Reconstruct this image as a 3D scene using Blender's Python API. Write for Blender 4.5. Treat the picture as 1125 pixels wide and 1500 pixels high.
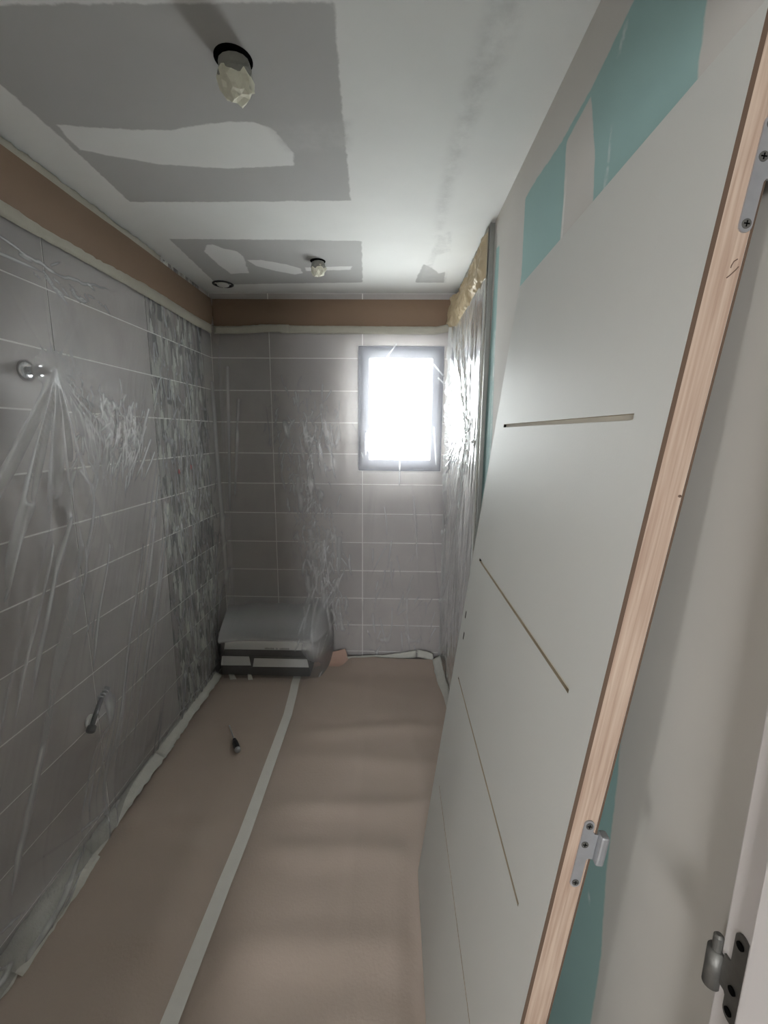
import bpy, bmesh, math, random
import numpy as np
from mathutils import Matrix, Vector

for o in list(bpy.data.objects):
    bpy.data.objects.remove(o, do_unlink=True)
SC = bpy.context.scene
COL = SC.collection

# ------------------------------------------------------------------ camera
CAM_H = 1.60
Rw = np.array([[0.99970736, 0.01275632, -0.02055394],
               [0.02250181, -0.17846259, 0.98368937],
               [0.00888015, -0.983864, -0.17869741]])
cam_d = bpy.data.cameras.new('camera')
cam_d.sensor_fit = 'AUTO'
cam_d.sensor_width = 36.0
cam_d.lens = 633.882 / 1500.0 * 36.0
cam_d.clip_start = 0.02
cam = bpy.data.objects.new('camera', cam_d)
COL.objects.link(cam)
cam.matrix_world = Matrix(((Rw[0, 0], -Rw[0, 1], -Rw[0, 2], 0.0),
                           (Rw[1, 0], -Rw[1, 1], -Rw[1, 2], 0.0),
                           (Rw[2, 0], -Rw[2, 1], -Rw[2, 2], CAM_H),
                           (0, 0, 0, 1)))
SC.camera = cam

# ------------------------------------------------------------------ light
world = bpy.data.worlds.new('overcast_sky')
SC.world = world
world.use_nodes = True
bg = world.node_tree.nodes['Background']
bg.inputs['Color'].default_value = (0.97, 0.99, 1.0, 1)
bg.inputs['Strength'].default_value = 25.0

def portal(name, loc, rot, sx, sy):
    l = bpy.data.lights.new(name, 'AREA')
    l.shape = 'RECTANGLE'
    l.size = sx
    l.size_y = sy
    l.cycles.is_portal = True
    o = bpy.data.objects.new(name, l)
    o.location = loc
    o.rotation_euler = rot
    COL.objects.link(o)
# bathroom window, and two unseen landing openings added for fill light
portal('window_daylight', (0.0395, 3.24, 1.75), (-math.pi / 2, 0, 0), 0.56, 0.80)
portal('landing_side_fill', (-1.42, -0.80, 1.40), (0, -math.pi / 2, 0), 0.45, 0.30)
portal('landing_fill', (-0.45, -1.95, 1.45), (math.pi / 2, 0, 0), 0.70, 0.80)

SC.view_settings.view_transform = 'Standard'
SC.view_settings.look = 'None'
SC.view_settings.gamma = 1.0
SC.view_settings.use_curve_mapping = False
SC.view_settings.exposure = 0.97
SC.cycles.max_bounces = 12
SC.cycles.diffuse_bounces = 6
SC.cycles.transparent_max_bounces = 16
SC.cycles.sample_clamp_indirect = 6.0

# ------------------------------------------------------------------ dimensions
XL, XR, YB, YF, H = -1.166, 0.40, 2.865, 0.385, 2.45
XRT = 0.387                      # face of the tiles on the right wall
YTRIM = 1.952
ROWS = [0.0] + [0.065 + 0.2 * k for k in range(12)] + [H]
WIN = (-0.231, 0.310, 1.357, 2.140)
rng = random.Random(5)

# ------------------------------------------------------------------ materials
def newmat(name):
    m = bpy.data.materials.new(name)
    m.use_nodes = True
    nt = m.node_tree
    b = nt.nodes['Principled BSDF']
    return m, nt, nt.nodes, nt.links, b

def rgba(c):
    return (c[0], c[1], c[2], 1)

def plain(name, c, rough=0.7, metal=0.0, var=0.12, scale=8.0, bump=0.0, bscale=60.0, stretch=None, spec=0.5):
    m, nt, N, L, b = newmat(name)
    b.inputs['Roughness'].default_value = rough
    b.inputs['Metallic'].default_value = metal
    b.inputs['Specular IOR Level'].default_value = spec
    tc = N.new('ShaderNodeTexCoord')
    mp = N.new('ShaderNodeMapping')
    L.new(tc.outputs['Object'], mp.inputs['Vector'])
    if stretch:
        mp.inputs['Scale'].default_value = stretch
    no = N.new('ShaderNodeTexNoise')
    no.inputs['Scale'].default_value = scale
    no.inputs['Detail'].default_value = 5
    L.new(mp.outputs['Vector'], no.inputs['Vector'])
    mx = N.new('ShaderNodeMix')
    mx.data_type = 'RGBA'
    mx.inputs[6].default_value = rgba([v * (1 - var) for v in c])
    mx.inputs[7].default_value = rgba([min(1, v * (1 + var)) for v in c])
    L.new(no.outputs['Fac'], mx.inputs[0])
    L.new(mx.outputs[2], b.inputs['Base Color'])
    if bump > 0:
        n2 = N.new('ShaderNodeTexNoise')
        n2.inputs['Scale'].default_value = bscale
        n2.inputs['Detail'].default_value = 6
        L.new(mp.outputs['Vector'], n2.inputs['Vector'])
        bp = N.new('ShaderNodeBump')
        bp.inputs['Strength'].default_value = bump
        bp.inputs['Distance'].default_value = 0.01
        L.new(n2.outputs['Fac'], bp.inputs['Height'])
        L.new(bp.outputs['Normal'], b.inputs['Normal'])
    return m

def two_tone(name, attr, c0, c1, soft_attr=None, c2=None, edge=0.004, warp=0.010, var=0.06):
    """c0 where the signed distance attr<0, c1 where >0, ragged edge; c2 blended in by soft_attr."""
    m, nt, N, L, b = newmat(name)
    b.inputs['Roughness'].default_value = 0.85
    b.inputs['Specular IOR Level'].default_value = 0.25
    tc = N.new('ShaderNodeTexCoord')
    at = N.new('ShaderNodeAttribute')
    at.attribute_name = attr
    n1 = N.new('ShaderNodeTexNoise')
    n1.inputs['Scale'].default_value = 26
    n1.inputs['Detail'].default_value = 6
    n1.inputs['Roughness'].default_value = 0.65
    L.new(tc.outputs['Object'], n1.inputs['Vector'])
    ma = N.new('ShaderNodeMath')
    ma.operation = 'MULTIPLY_ADD'
    ma.inputs[1].default_value = warp * 2
    L.new(n1.outputs['Fac'], ma.inputs[0])
    L.new(at.outputs['Fac'], ma.inputs[2])
    mr = N.new('ShaderNodeMapRange')
    mr.interpolation_type = 'SMOOTHSTEP'
    mr.inputs['From Min'].default_value = warp - edge
    mr.inputs['From Max'].default_value = warp + edge
    L.new(ma.outputs[0], mr.inputs['Value'])
    mx = N.new('ShaderNodeMix')
    mx.data_type = 'RGBA'
    mx.inputs[6].default_value = rgba(c0)
    mx.inputs[7].default_value = rgba(c1)
    L.new(mr.outputs['Result'], mx.inputs[0])
    last = mx.outputs[2]
    if soft_attr:
        a2 = N.new('ShaderNodeAttribute')
        a2.attribute_name = soft_attr
        n3 = N.new('ShaderNodeTexNoise')
        n3.inputs['Scale'].default_value = 14
        n3.inputs['Detail'].default_value = 7
        n3.inputs['Roughness'].default_value = 0.7
        L.new(tc.outputs['Object'], n3.inputs['Vector'])
        r3 = N.new('ShaderNodeMapRange')
        r3.inputs['From Min'].default_value = 0.35
        r3.inputs['From Max'].default_value = 0.62
        L.new(n3.outputs['Fac'], r3.inputs['Value'])
        m3 = N.new('ShaderNodeMath')
        m3.operation = 'MULTIPLY'
        L.new(a2.outputs['Fac'], m3.inputs[0])
        L.new(r3.outputs['Result'], m3.inputs[1])
        mx3 = N.new('ShaderNodeMix')
        mx3.data_type = 'RGBA'
        L.new(m3.outputs[0], mx3.inputs[0])
        L.new(last, mx3.inputs[6])
        mx3.inputs[7].default_value = rgba(c2)
        last = mx3.outputs[2]
    n4 = N.new('ShaderNodeTexNoise')
    n4.inputs['Scale'].default_value = 5
    n4.inputs['Detail'].default_value = 8
    L.new(tc.outputs['Object'], n4.inputs['Vector'])
    r4 = N.new('ShaderNodeMapRange')
    r4.inputs['To Min'].default_value = 1 - var
    r4.inputs['To Max'].default_value = 1 + var
    L.new(n4.outputs['Fac'], r4.inputs['Value'])
    hs = N.new('ShaderNodeHueSaturation')
    L.new(r4.outputs['Result'], hs.inputs['Value'])
    L.new(last, hs.inputs['Color'])
    L.new(hs.outputs['Color'], b.inputs['Base Color'])
    return m

def tile_material(name, c):
    m, nt, N, L, b = newmat(name)
    b.inputs['Roughness'].default_value = 0.45
    oi = N.new('ShaderNodeObjectInfo')
    tc = N.new('ShaderNodeTexCoord')
    no = N.new('ShaderNodeTexNoise')
    no.noise_dimensions = '4D'
    no.inputs['Scale'].default_value = 5
    no.inputs['Detail'].default_value = 8
    no.inputs['Roughness'].default_value = 0.6
    ml = N.new('ShaderNodeMath')
    ml.operation = 'MULTIPLY'
    ml.inputs[1].default_value = 40
    L.new(oi.outputs['Random'], ml.inputs[0])
    L.new(ml.outputs[0], no.inputs['W'])
    L.new(tc.outputs['Object'], no.inputs['Vector'])
    ad = N.new('ShaderNodeMath')
    ad.operation = 'MULTIPLY_ADD'
    ad.inputs[1].default_value = 0.25
    L.new(oi.outputs['Random'], ad.inputs[0])
    L.new(no.outputs['Fac'], ad.inputs[2])
    cr = N.new('ShaderNodeMapRange')
    cr.inputs['From Min'].default_value = 0.3
    cr.inputs['From Max'].default_value = 0.95
    cr.inputs['To Min'].default_value = 0.0
    L.new(ad.outputs[0], cr.inputs['Value'])
    mx = N.new('ShaderNodeMix')
    mx.data_type = 'RGBA'
    mx.inputs[6].default_value = rgba([v * 0.88 for v in c])
    mx.inputs[7].default_value = rgba([v * 1.14 for v in c])
    L.new(cr.outputs['Result'], mx.inputs[0])
    L.new(mx.outputs[2], b.inputs['Base Color'])
    return m

def decor_material(name):
    """printed tile: upright leafy streaks in greys"""
    m, nt, N, L, b = newmat(name)
    b.inputs['Roughness'].default_value = 0.4
    tc = N.new('ShaderNodeTexCoord')
    oi = N.new('ShaderNodeObjectInfo')
    va = N.new('ShaderNodeVectorMath')
    va.operation = 'ADD'
    cb = N.new('ShaderNodeCombineXYZ')
    mu = N.new('ShaderNodeMath')
    mu.operation = 'MULTIPLY'
    mu.inputs[1].default_value = 30
    L.new(oi.outputs['Random'], mu.inputs[0])
    L.new(mu.outputs[0], cb.inputs['Y'])
    L.new(tc.outputs['Object'], va.inputs[0])
    L.new(cb.outputs[0], va.inputs[1])
    mp = N.new('ShaderNodeMapping')
    mp.inputs['Scale'].default_value = (1, 40, 10)
    mp.inputs['Rotation'].default_value = (0.16, 0, 0)
    L.new(va.outputs[0], mp.inputs['Vector'])
    no = N.new('ShaderNodeTexNoise')
    no.inputs['Scale'].default_value = 1.3
    no.inputs['Detail'].default_value = 3
    no.inputs['Distortion'].default_value = 0.8
    L.new(mp.outputs[0], no.inputs['Vector'])
    vm = N.new('ShaderNodeVectorMath')
    vm.operation = 'MULTIPLY_ADD'
    vm.inputs[1].default_value = (1.3, 1.3, 1.3)
    L.new(no.outputs['Color'], vm.inputs[0])
    L.new(mp.outputs[0], vm.inputs[2])
    vo = N.new('ShaderNodeTexVoronoi')
    vo.inputs['Scale'].default_value = 1.0
    L.new(vm.outputs[0], vo.inputs['Vector'])
    sp = N.new('ShaderNodeSeparateColor')
    L.new(vo.outputs['Color'], sp.inputs['Color'])
    cr = N.new('ShaderNodeValToRGB')
    cr.color_ramp.interpolation = 'CONSTANT'
    el = cr.color_ramp.elements
    el[0].color = (0.12, 0.118, 0.125, 1)
    el[1].position = 0.25
    el[1].color = (0.30, 0.285, 0.265, 1)
    for p, c in ((0.5, (0.42, 0.415, 0.385)), (0.68, (0.20, 0.19, 0.19)), (0.8, (0.60, 0.605, 0.56)), (0.93, (0.26, 0.235, 0.23))):
        e = el.new(p)
        e.color = rgba(c)
    L.new(sp.outputs[0], cr.inputs['Fac'])
    L.new(cr.outputs['Color'], b.inputs['Base Color'])
    return m

def film_material(name, haze=0.15, gloss=0.9, bump=0.3, milk=(0.86, 0.87, 0.89), graze=0.45, gath_glint=0.85):
    m, nt, N, L, b = newmat(name)
    N.remove(b)
    out = N['Material Output']
    tc = N.new('ShaderNodeTexCoord')
    mp = N.new('ShaderNodeMapping')
    mp.inputs['Scale'].default_value = (1, 1, 0.45)
    L.new(tc.outputs['Object'], mp.inputs['Vector'])
    n1 = N.new('ShaderNodeTexNoise')
    n1.inputs['Scale'].default_value = 38
    n1.inputs['Detail'].default_value = 4
    n1.inputs['Distortion'].default_value = 1.2
    L.new(mp.outputs[0], n1.inputs['Vector'])
    bp = N.new('ShaderNodeBump')
    bp.inputs['Strength'].default_value = bump
    bp.inputs['Distance'].default_value = 0.006
    L.new(n1.outputs['Fac'], bp.inputs['Height'])
    tr = N.new('ShaderNodeBsdfTransparent')
    tr.inputs['Color'].default_value = (0.97, 0.97, 0.975, 1)
    df = N.new('ShaderNodeBsdfDiffuse')
    df.inputs['Color'].default_value = rgba(milk)
    tl = N.new('ShaderNodeBsdfTranslucent')
    tl.inputs['Color'].default_value = rgba(milk)
    L.new(bp.outputs['Normal'], df.inputs['Normal'])
    L.new(bp.outputs['Normal'], tl.inputs['Normal'])
    dm = N.new('ShaderNodeMixShader')
    dm.inputs[0].default_value = 0.45
    L.new(df.outputs[0], dm.inputs[1])
    L.new(tl.outputs[0], dm.inputs[2])
    gl = N.new('ShaderNodeBsdfGlossy')
    gl.inputs['Roughness'].default_value = 0.16
    gl.inputs['Color'].default_value = (1, 1, 1, 1)
    L.new(bp.outputs['Normal'], gl.inputs['Normal'])
    n2 = N.new('ShaderNodeTexNoise')
    n2.inputs['Scale'].default_value = 3.2
    n2.inputs['Detail'].default_value = 5
    L.new(mp.outputs[0], n2.inputs['Vector'])
    hz = N.new('ShaderNodeMapRange')
    hz.inputs['From Min'].default_value = 0.3
    hz.inputs['From Max'].default_value = 0.75
    hz.inputs['To Min'].default_value = haze * 0.7
    hz.inputs['To Max'].default_value = haze * 1.3
    L.new(n2.outputs['Fac'], hz.inputs['Value'])
    # a slanting or gathered film is seen through more plastic, so it turns milkier there; the attribute also paints in highlights
    fc = N.new('ShaderNodeLayerWeight')
    fc.inputs['Blend'].default_value = 0.5
    L.new(bp.outputs['Normal'], fc.inputs['Normal'])
    pw = N.new('ShaderNodeMath')
    pw.operation = 'POWER'
    pw.inputs[1].default_value = 2.1
    L.new(fc.outputs['Facing'], pw.inputs[0])
    a1 = N.new('ShaderNodeMath')
    a1.operation = 'MULTIPLY_ADD'
    a1.inputs[1].default_value = graze
    L.new(pw.outputs[0], a1.inputs[0])
    L.new(hz.outputs['Result'], a1.inputs[2])
    ga = N.new('ShaderNodeAttribute')
    ga.attribute_name = 'gather_glint'
    a2 = N.new('ShaderNodeMath')
    a2.operation = 'MULTIPLY_ADD'
    a2.use_clamp = True
    a2.inputs[1].default_value = gath_glint
    L.new(ga.outputs['Fac'], a2.inputs[0])
    L.new(a1.outputs[0], a2.inputs[2])
    m1 = N.new('ShaderNodeMixShader')
    L.new(a2.outputs[0], m1.inputs[0])
    L.new(tr.outputs[0], m1.inputs[1])
    L.new(dm.outputs[0], m1.inputs[2])
    lw = N.new('ShaderNodeLayerWeight')
    lw.inputs['Blend'].default_value = 0.22
    L.new(bp.outputs['Normal'], lw.inputs['Normal'])
    fm = N.new('ShaderNodeMath')
    fm.operation = 'MULTIPLY'
    fm.use_clamp = True
    fm.inputs[1].default_value = gloss
    L.new(lw.outputs['Fresnel'], fm.inputs[0])
    m2 = N.new('ShaderNodeMixShader')
    L.new(fm.outputs[0], m2.inputs[0])
    L.new(m1.outputs[0], m2.inputs[1])
    L.new(gl.outputs[0], m2.inputs[2])
    L.new(m2.outputs[0], out.inputs['Surface'])
    return m

def wood_material(name):
    m, nt, N, L, b = newmat(name)
    b.inputs['Roughness'].default_value = 0.6
    tc = N.new('ShaderNodeTexCoord')
    mp = N.new('ShaderNodeMapping')
    mp.inputs['Scale'].default_value = (70, 70, 2.2)
    mp.inputs['Rotation'].default_value = (0, 0.012, 0)
    L.new(tc.outputs['Object'], mp.inputs['Vector'])
    no = N.new('ShaderNodeTexNoise')
    no.inputs['Scale'].default_value = 3.0
    no.inputs['Detail'].default_value = 4
    no.inputs['Distortion'].default_value = 0.5
    L.new(mp.outputs[0], no.inputs['Vector'])
    cr = N.new('ShaderNodeValToRGB')
    el = cr.color_ramp.elements
    el[0].position = 0.33
    el[0].color = (0.29, 0.20, 0.150, 1)
    el[1].position = 0.68
    el[1].color = (0.42, 0.325, 0.255, 1)
    L.new(no.outputs['Fac'], cr.inputs['Fac'])
    L.new(cr.outputs['Color'], b.inputs['Base Color'])
    bp = N.new('ShaderNodeBump')
    bp.inputs['Strength'].default_value = 0.15
    bp.inputs['Distance'].default_value = 0.002
    L.new(no.outputs['Fac'], bp.inputs['Height'])
    L.new(bp.outputs['Normal'], b.inputs['Normal'])
    return m

def glass_material(name):
    m, nt, N, L, b = newmat(name)
    N.remove(b)
    tr = N.new('ShaderNodeBsdfTransparent')
    tr.inputs['Color'].default_value = (0.97, 0.99, 0.98, 1)
    tl = N.new('ShaderNodeBsdfTranslucent')
    tl.inputs['Color'].default_value = (0.95, 0.96, 0.95, 1)
    mx = N.new('ShaderNodeMixShader')
    mx.inputs[0].default_value = 0.3
    L.new(tr.outputs[0], mx.inputs[1])
    L.new(tl.outputs[0], mx.inputs[2])
    L.new(mx.outputs[0], N['Material Output'].inputs['Surface'])
    return m

M = {}
M['ceiling'] = two_tone('plasterboard_and_compound', 'grey', (0.69, 0.69, 0.67), (0.41, 0.405, 0.395),
                        'faint', (0.47, 0.465, 0.455))
M['wall_r'] = two_tone('green_board_and_compound', 'green', (0.50, 0.478, 0.445), (0.27, 0.405, 0.39),
                       'faint', (0.70, 0.70, 0.68), warp=0.006, edge=0.003)
M['grout'] = plain('pale_grout', (0.92, 0.90, 0.87), 0.9)
M['tile'] = tile_material('taupe_tile', (0.43, 0.40, 0.385))
M['decor'] = decor_material('leafy_printed_tile')
M['film'] = film_material('clear_masking_film')
M['film_l'] = film_material('clear_masking_film_loose', haze=0.13, graze=0.34, bump=0.22)
M['film_r'] = film_material('clear_masking_film_glare', haze=0.34, gloss=0.7, milk=(0.9, 0.93, 0.93))  # extra white haze paints the window glare onto this sheet
M['kraft'] = plain('brown_masking_paper', (0.375, 0.303, 0.255), 0.8, var=0.08, scale=2.5, bump=0.12, bscale=120)
M['kraft_b'] = plain('brown_masking_paper_band', (0.19, 0.125, 0.080), 0.75, var=0.08, scale=3, bump=0.1)
M['kraft_r'] = plain('crumpled_tan_paper', (0.42, 0.335, 0.215), 0.5, var=0.25, scale=9, bump=0.5, bscale=30)
M['kraft_in'] = plain('brown_paper_inner_face', (0.46, 0.31, 0.25), 0.8)
M['tape_ft'] = plain('pale_masking_tape', (0.52, 0.515, 0.47), 0.8, var=0.12, scale=25, bump=0.3, bscale=120)
M['tape'] = plain('cream_masking_tape', (0.37, 0.35, 0.295), 0.8, var=0.08, scale=20, bump=0.25, bscale=150)
M['tape_fl'] = plain('grey_white_paper_tape', (0.62, 0.60, 0.56), 0.85, var=0.05, scale=20, bump=0.1, bscale=150)
M['concrete'] = plain('screed_floor', (0.38, 0.37, 0.35), 0.9, bump=0.2)
M['white'] = plain('white_plaster', (0.70, 0.69, 0.66), 0.85, var=0.04)
M['reveal'] = plain('grey_window_reveal', (0.26, 0.26, 0.26), 0.85)
M['groove_side'] = plain('shaded_fibreboard_cut', (0.33, 0.27, 0.19), 0.85)  # groove walls browner than the bottom, painting in the shadow of the cut
M['landing'] = plain('beige_landing_paint', (0.46, 0.43, 0.39), 0.85, var=0.04)
M['frame'] = plain('anthracite_window_frame', (0.10, 0.10, 0.125), 0.45, var=0.05)
M['glass'] = glass_material('frosted_glass')
M['door'] = plain('grey_primed_door_skin', (0.50, 0.497, 0.468), 0.6, var=0.05, scale=1.6, bump=0.03, bscale=200)
M['mdf'] = plain('hardboard_edge', (0.085, 0.052, 0.033), 0.8)
M['groove'] = plain('raw_fibreboard_groove', (0.50, 0.46, 0.38), 0.85)
M['wood'] = wood_material('raw_pine')
M['steel'] = plain('zinc_plated_steel', (0.42, 0.43, 0.45), 0.42, 0.75, var=0.15, scale=60, bump=0.05)
M['dull'] = plain('dull_grey_steel', (0.13, 0.127, 0.118), 0.5, 0.6, var=0.25, scale=70, bump=0.1)
M['black'] = plain('black_plastic', (0.012, 0.012, 0.014), 0.4)
M['hole'] = plain('dark_cavity', (0.006, 0.006, 0.006), 0.95, spec=0.0)
M['chrome'] = plain('chrome', (0.75, 0.76, 0.78), 0.15, 1.0, var=0.02)
M['frm_paint'] = plain('primed_door_frame', (0.56, 0.53, 0.52), 0.6, var=0.04)
M['trim'] = plain('brushed_edge_profile', (0.25, 0.25, 0.235), 0.45, 0.5)
M['carton'] = plain('dark_carton', (0.05, 0.048, 0.045), 0.75)
M['label'] = plain('white_carton_print', (0.88, 0.88, 0.86), 0.6, var=0.05)
M['ink'] = plain('dark_ink', (0.03, 0.03, 0.03), 0.8)
M['pencil'] = plain('pencil_line', (0.10, 0.06, 0.04), 0.8)
M['red'] = plain('red_print', (0.55, 0.04, 0.05), 0.5)
M['wrap'] = plain('crumpled_cream_tape', (0.74, 0.72, 0.60), 0.75, var=0.1, scale=30)
M['socket'] = plain('shade_grey_lamp_socket', (0.28, 0.275, 0.25), 0.7)  # grey paints the shadow on the upper half of the fitting

# ------------------------------------------------------------------ helpers
def put(name, verts, faces, mat, parent=None, smooth=False, mats=None, fm=None):
    me = bpy.data.meshes.new(name)
    me.from_pydata([tuple(map(float, v)) for v in verts], [], [tuple(map(int, f)) for f in faces])
    for mm in ([mat] if mats is None else mats):
        me.materials.append(mm)
    if fm is not None:
        me.polygons.foreach_set('material_index', fm)
    if smooth:
        me.polygons.foreach_set('use_smooth', [True] * len(me.polygons))
    me.update()
    o = bpy.data.objects.new(name, me)
    COL.objects.link(o)
    if parent:
        o.parent = parent
    return o

def from_bm(name, bm, mat, parent=None, smooth=False):
    bmesh.ops.recalc_face_normals(bm, faces=bm.faces)
    me = bpy.data.meshes.new(name)
    bm.to_mesh(me)
    bm.free()
    me.materials.append(mat)
    if smooth:
        me.polygons.foreach_set('use_smooth', [True] * len(me.polygons))
    o = bpy.data.objects.new(name, me)
    COL.objects.link(o)
    if parent:
        o.parent = parent
    return o

def empty(name, loc=(0, 0, 0), rot=(0, 0, 0)):
    o = bpy.data.objects.new(name, None)
    o.location = loc
    o.rotation_euler = rot
    COL.objects.link(o)
    return o

def tag(o, label, cat, group=None):
    o['label'] = label
    o['category'] = cat
    if group:
        o['group'] = group
    return o

def struct(o, label=None):
    o['kind'] = 'structure'
    if label:
        o['label'] = label
    return o

def bbox(bm, lo, hi, bev=0.0):
    r = bmesh.ops.create_cube(bm, size=1.0)
    for v in r['verts']:
        for k in range(3):
            v.co[k] = lo[k] + (v.co[k] + 0.5) * (hi[k] - lo[k])
    if bev > 0:
        es = list({e for v in r['verts'] for e in v.link_edges})
        bmesh.ops.bevel(bm, geom=es, offset=bev, segments=2, affect='EDGES', profile=0.6)

def box(name, lo, hi, mat, parent=None, bev=0.0):
    bm = bmesh.new()
    bbox(bm, lo, hi, bev)
    return from_bm(name, bm, mat, parent)

def cyl(bm, p0, p1, r0, r1=None, seg=20, caps=True):
    p0 = Vector(p0)
    p1 = Vector(p1)
    r1 = r0 if r1 is None else r1
    d = p1 - p0
    q = Vector((0, 0, 1)).rotation_difference(d.normalized())
    mt = Matrix.Translation((p0 + p1) / 2) @ q.to_matrix().to_4x4()
    bmesh.ops.create_cone(bm, cap_ends=caps, segments=seg, radius1=r0, radius2=r1, depth=d.length, matrix=mt)

def tube(bm, pts, r, seg=8):
    pts = [Vector(p) for p in pts]
    rings = []
    for i, p in enumerate(pts):
        t = (pts[min(i + 1, len(pts) - 1)] - pts[max(i - 1, 0)]).normalized()
        q = Vector((0, 0, 1)).rotation_difference(t)
        rings.append([bm.verts.new(p + q @ Vector((math.cos(a) * r, math.sin(a) * r, 0)))
                      for a in [2 * math.pi * k / seg for k in range(seg)]])
    for a, b in zip(rings, rings[1:]):
        for k in range(seg):
            bm.faces.new((a[k], a[(k + 1) % seg], b[(k + 1) % seg], b[k]))
    bm.faces.new(rings[0])
    bm.faces.new(rings[-1])

def lathe(bm, prof, origin, axis, seg=24):
    q = Vector((0, 0, 1)).rotation_difference(Vector(axis).normalized())
    o = Vector(origin)
    rings = [[bm.verts.new(o + q @ Vector((r * math.cos(2 * math.pi * k / seg), r * math.sin(2 * math.pi * k / seg), h)))
              for k in range(seg)] for r, h in prof]
    for a, b in zip(rings, rings[1:]):
        for k in range(seg):
            bm.faces.new((a[k], a[(k + 1) % seg], b[(k + 1) % seg], b[k]))
    bm.faces.new(rings[0])
    bm.faces.new(rings[-1])

def plate(name, u, v, holes, w0, w1, axes, mat, parent=None, side_mat=None, origin=None, hole_mat=None):
    """slab u x v with rectangular holes; w0 is the visible face, w1 the back. axes gives the world axis of u, v, w."""
    us = sorted({u[0], u[1], *[c for h in holes for c in h[:2] if u[0] < c < u[1]]})
    vs = sorted({v[0], v[1], *[c for h in holes for c in h[2:] if v[0] < c < v[1]]})
    nu, nv = len(us) - 1, len(vs) - 1

    def solid(i, j):
        if not (0 <= i < nu and 0 <= j < nv):
            return False
        cu, cv = (us[i] + us[i + 1]) / 2, (vs[j] + vs[j + 1]) / 2
        return not any(h[0] < cu < h[1] and h[2] < cv < h[3] for h in holes)
    verts, faces, fm, idx = [], [], [], {}
    org = origin or (0, 0, 0)

    def V(i, j, w):
        k = (i, j, w)
        if k not in idx:
            p = [0, 0, 0]
            p[axes[0]] = us[i]
            p[axes[1]] = vs[j]
            p[axes[2]] = w0 if w == 0 else w1
            idx[k] = len(verts)
            verts.append([p[a] - org[a] for a in range(3)])
        return idx[k]
    any_f = False
    for i in range(nu):
        for j in range(nv):
            if not solid(i, j):
                continue
            any_f = True
            faces.append((V(i, j, 0), V(i + 1, j, 0), V(i + 1, j + 1, 0), V(i, j + 1, 0)))
            fm.append(0)
            faces.append((V(i, j, 1), V(i, j + 1, 1), V(i + 1, j + 1, 1), V(i + 1, j, 1)))
            fm.append(0)
            for di, dj, a, b_ in ((-1, 0, (i, j), (i, j + 1)), (1, 0, (i + 1, j), (i + 1, j + 1)),
                                  (0, -1, (i, j), (i + 1, j)), (0, 1, (i, j + 1), (i + 1, j + 1))):
                if not solid(i + di, j + dj):
                    faces.append((V(*a, 0), V(*b_, 0), V(*b_, 1), V(*a, 1)))
                    fm.append((1 if not (0 <= i + di < nu and 0 <= j + dj < nv) else 2) if side_mat else 0)
    if not any_f:
        return None
    o = put(name, verts, faces, mat, parent, mats=[mat, side_mat, hole_mat or side_mat] if side_mat else None, fm=fm)
    bm = bmesh.new()
    bm.from_mesh(o.data)
    bmesh.ops.recalc_face_normals(bm, faces=bm.faces)
    bm.to_mesh(o.data)
    bm.free()
    o.location = org
    return o

# numpy noise
def _hash(ix, iy, seed):
    n = (ix.astype(np.int64) * 374761393 + iy.astype(np.int64) * 668265263 + seed * 1442695041) & 0xffffffff
    n = ((n ^ (n >> 13)) * 1274126177) & 0xffffffff
    return ((n ^ (n >> 16)) & 0xffff) / 65535.0

def vn(x, y, seed=0):
    ix, iy = np.floor(x), np.floor(y)
    fx, fy = x - ix, y - iy
    fx = fx * fx * fx * (fx * (fx * 6 - 15) + 10)
    fy = fy * fy * fy * (fy * (fy * 6 - 15) + 10)
    a, b = _hash(ix, iy, seed), _hash(ix + 1, iy, seed)
    c, d = _hash(ix, iy + 1, seed), _hash(ix + 1, iy + 1, seed)
    return (a * (1 - fx) + b * fx) * (1 - fy) + (c * (1 - fx) + d * fx) * fy

def fbm(x, y, seed=0, oc=4):
    s, a, t = 0, 0.5, 0
    for k in range(oc):
        s = s + a * vn(x * 2 ** k, y * 2 ** k, seed + k * 17)
        t += a
        a *= 0.5
    return s / t

def ridge(x, y, seed=0, oc=3):
    s, a, t = 0, 0.5, 0
    for k in range(oc):
        s = s + a * (1 - np.abs(2 * vn(x * 2 ** k, y * 2 ** k, seed + k * 31) - 1)) ** 3
        t += a
        a *= 0.5
    return s / t

def sst(a, b, x):
    t = np.clip((x - a) / (b - a), 0, 1)
    return t * t * (3 - 2 * t)

def gs(u, v, u0, v0, su, sv):
    return np.exp(-((u - u0) / su) ** 2 - ((v - v0) / sv) ** 2)

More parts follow.
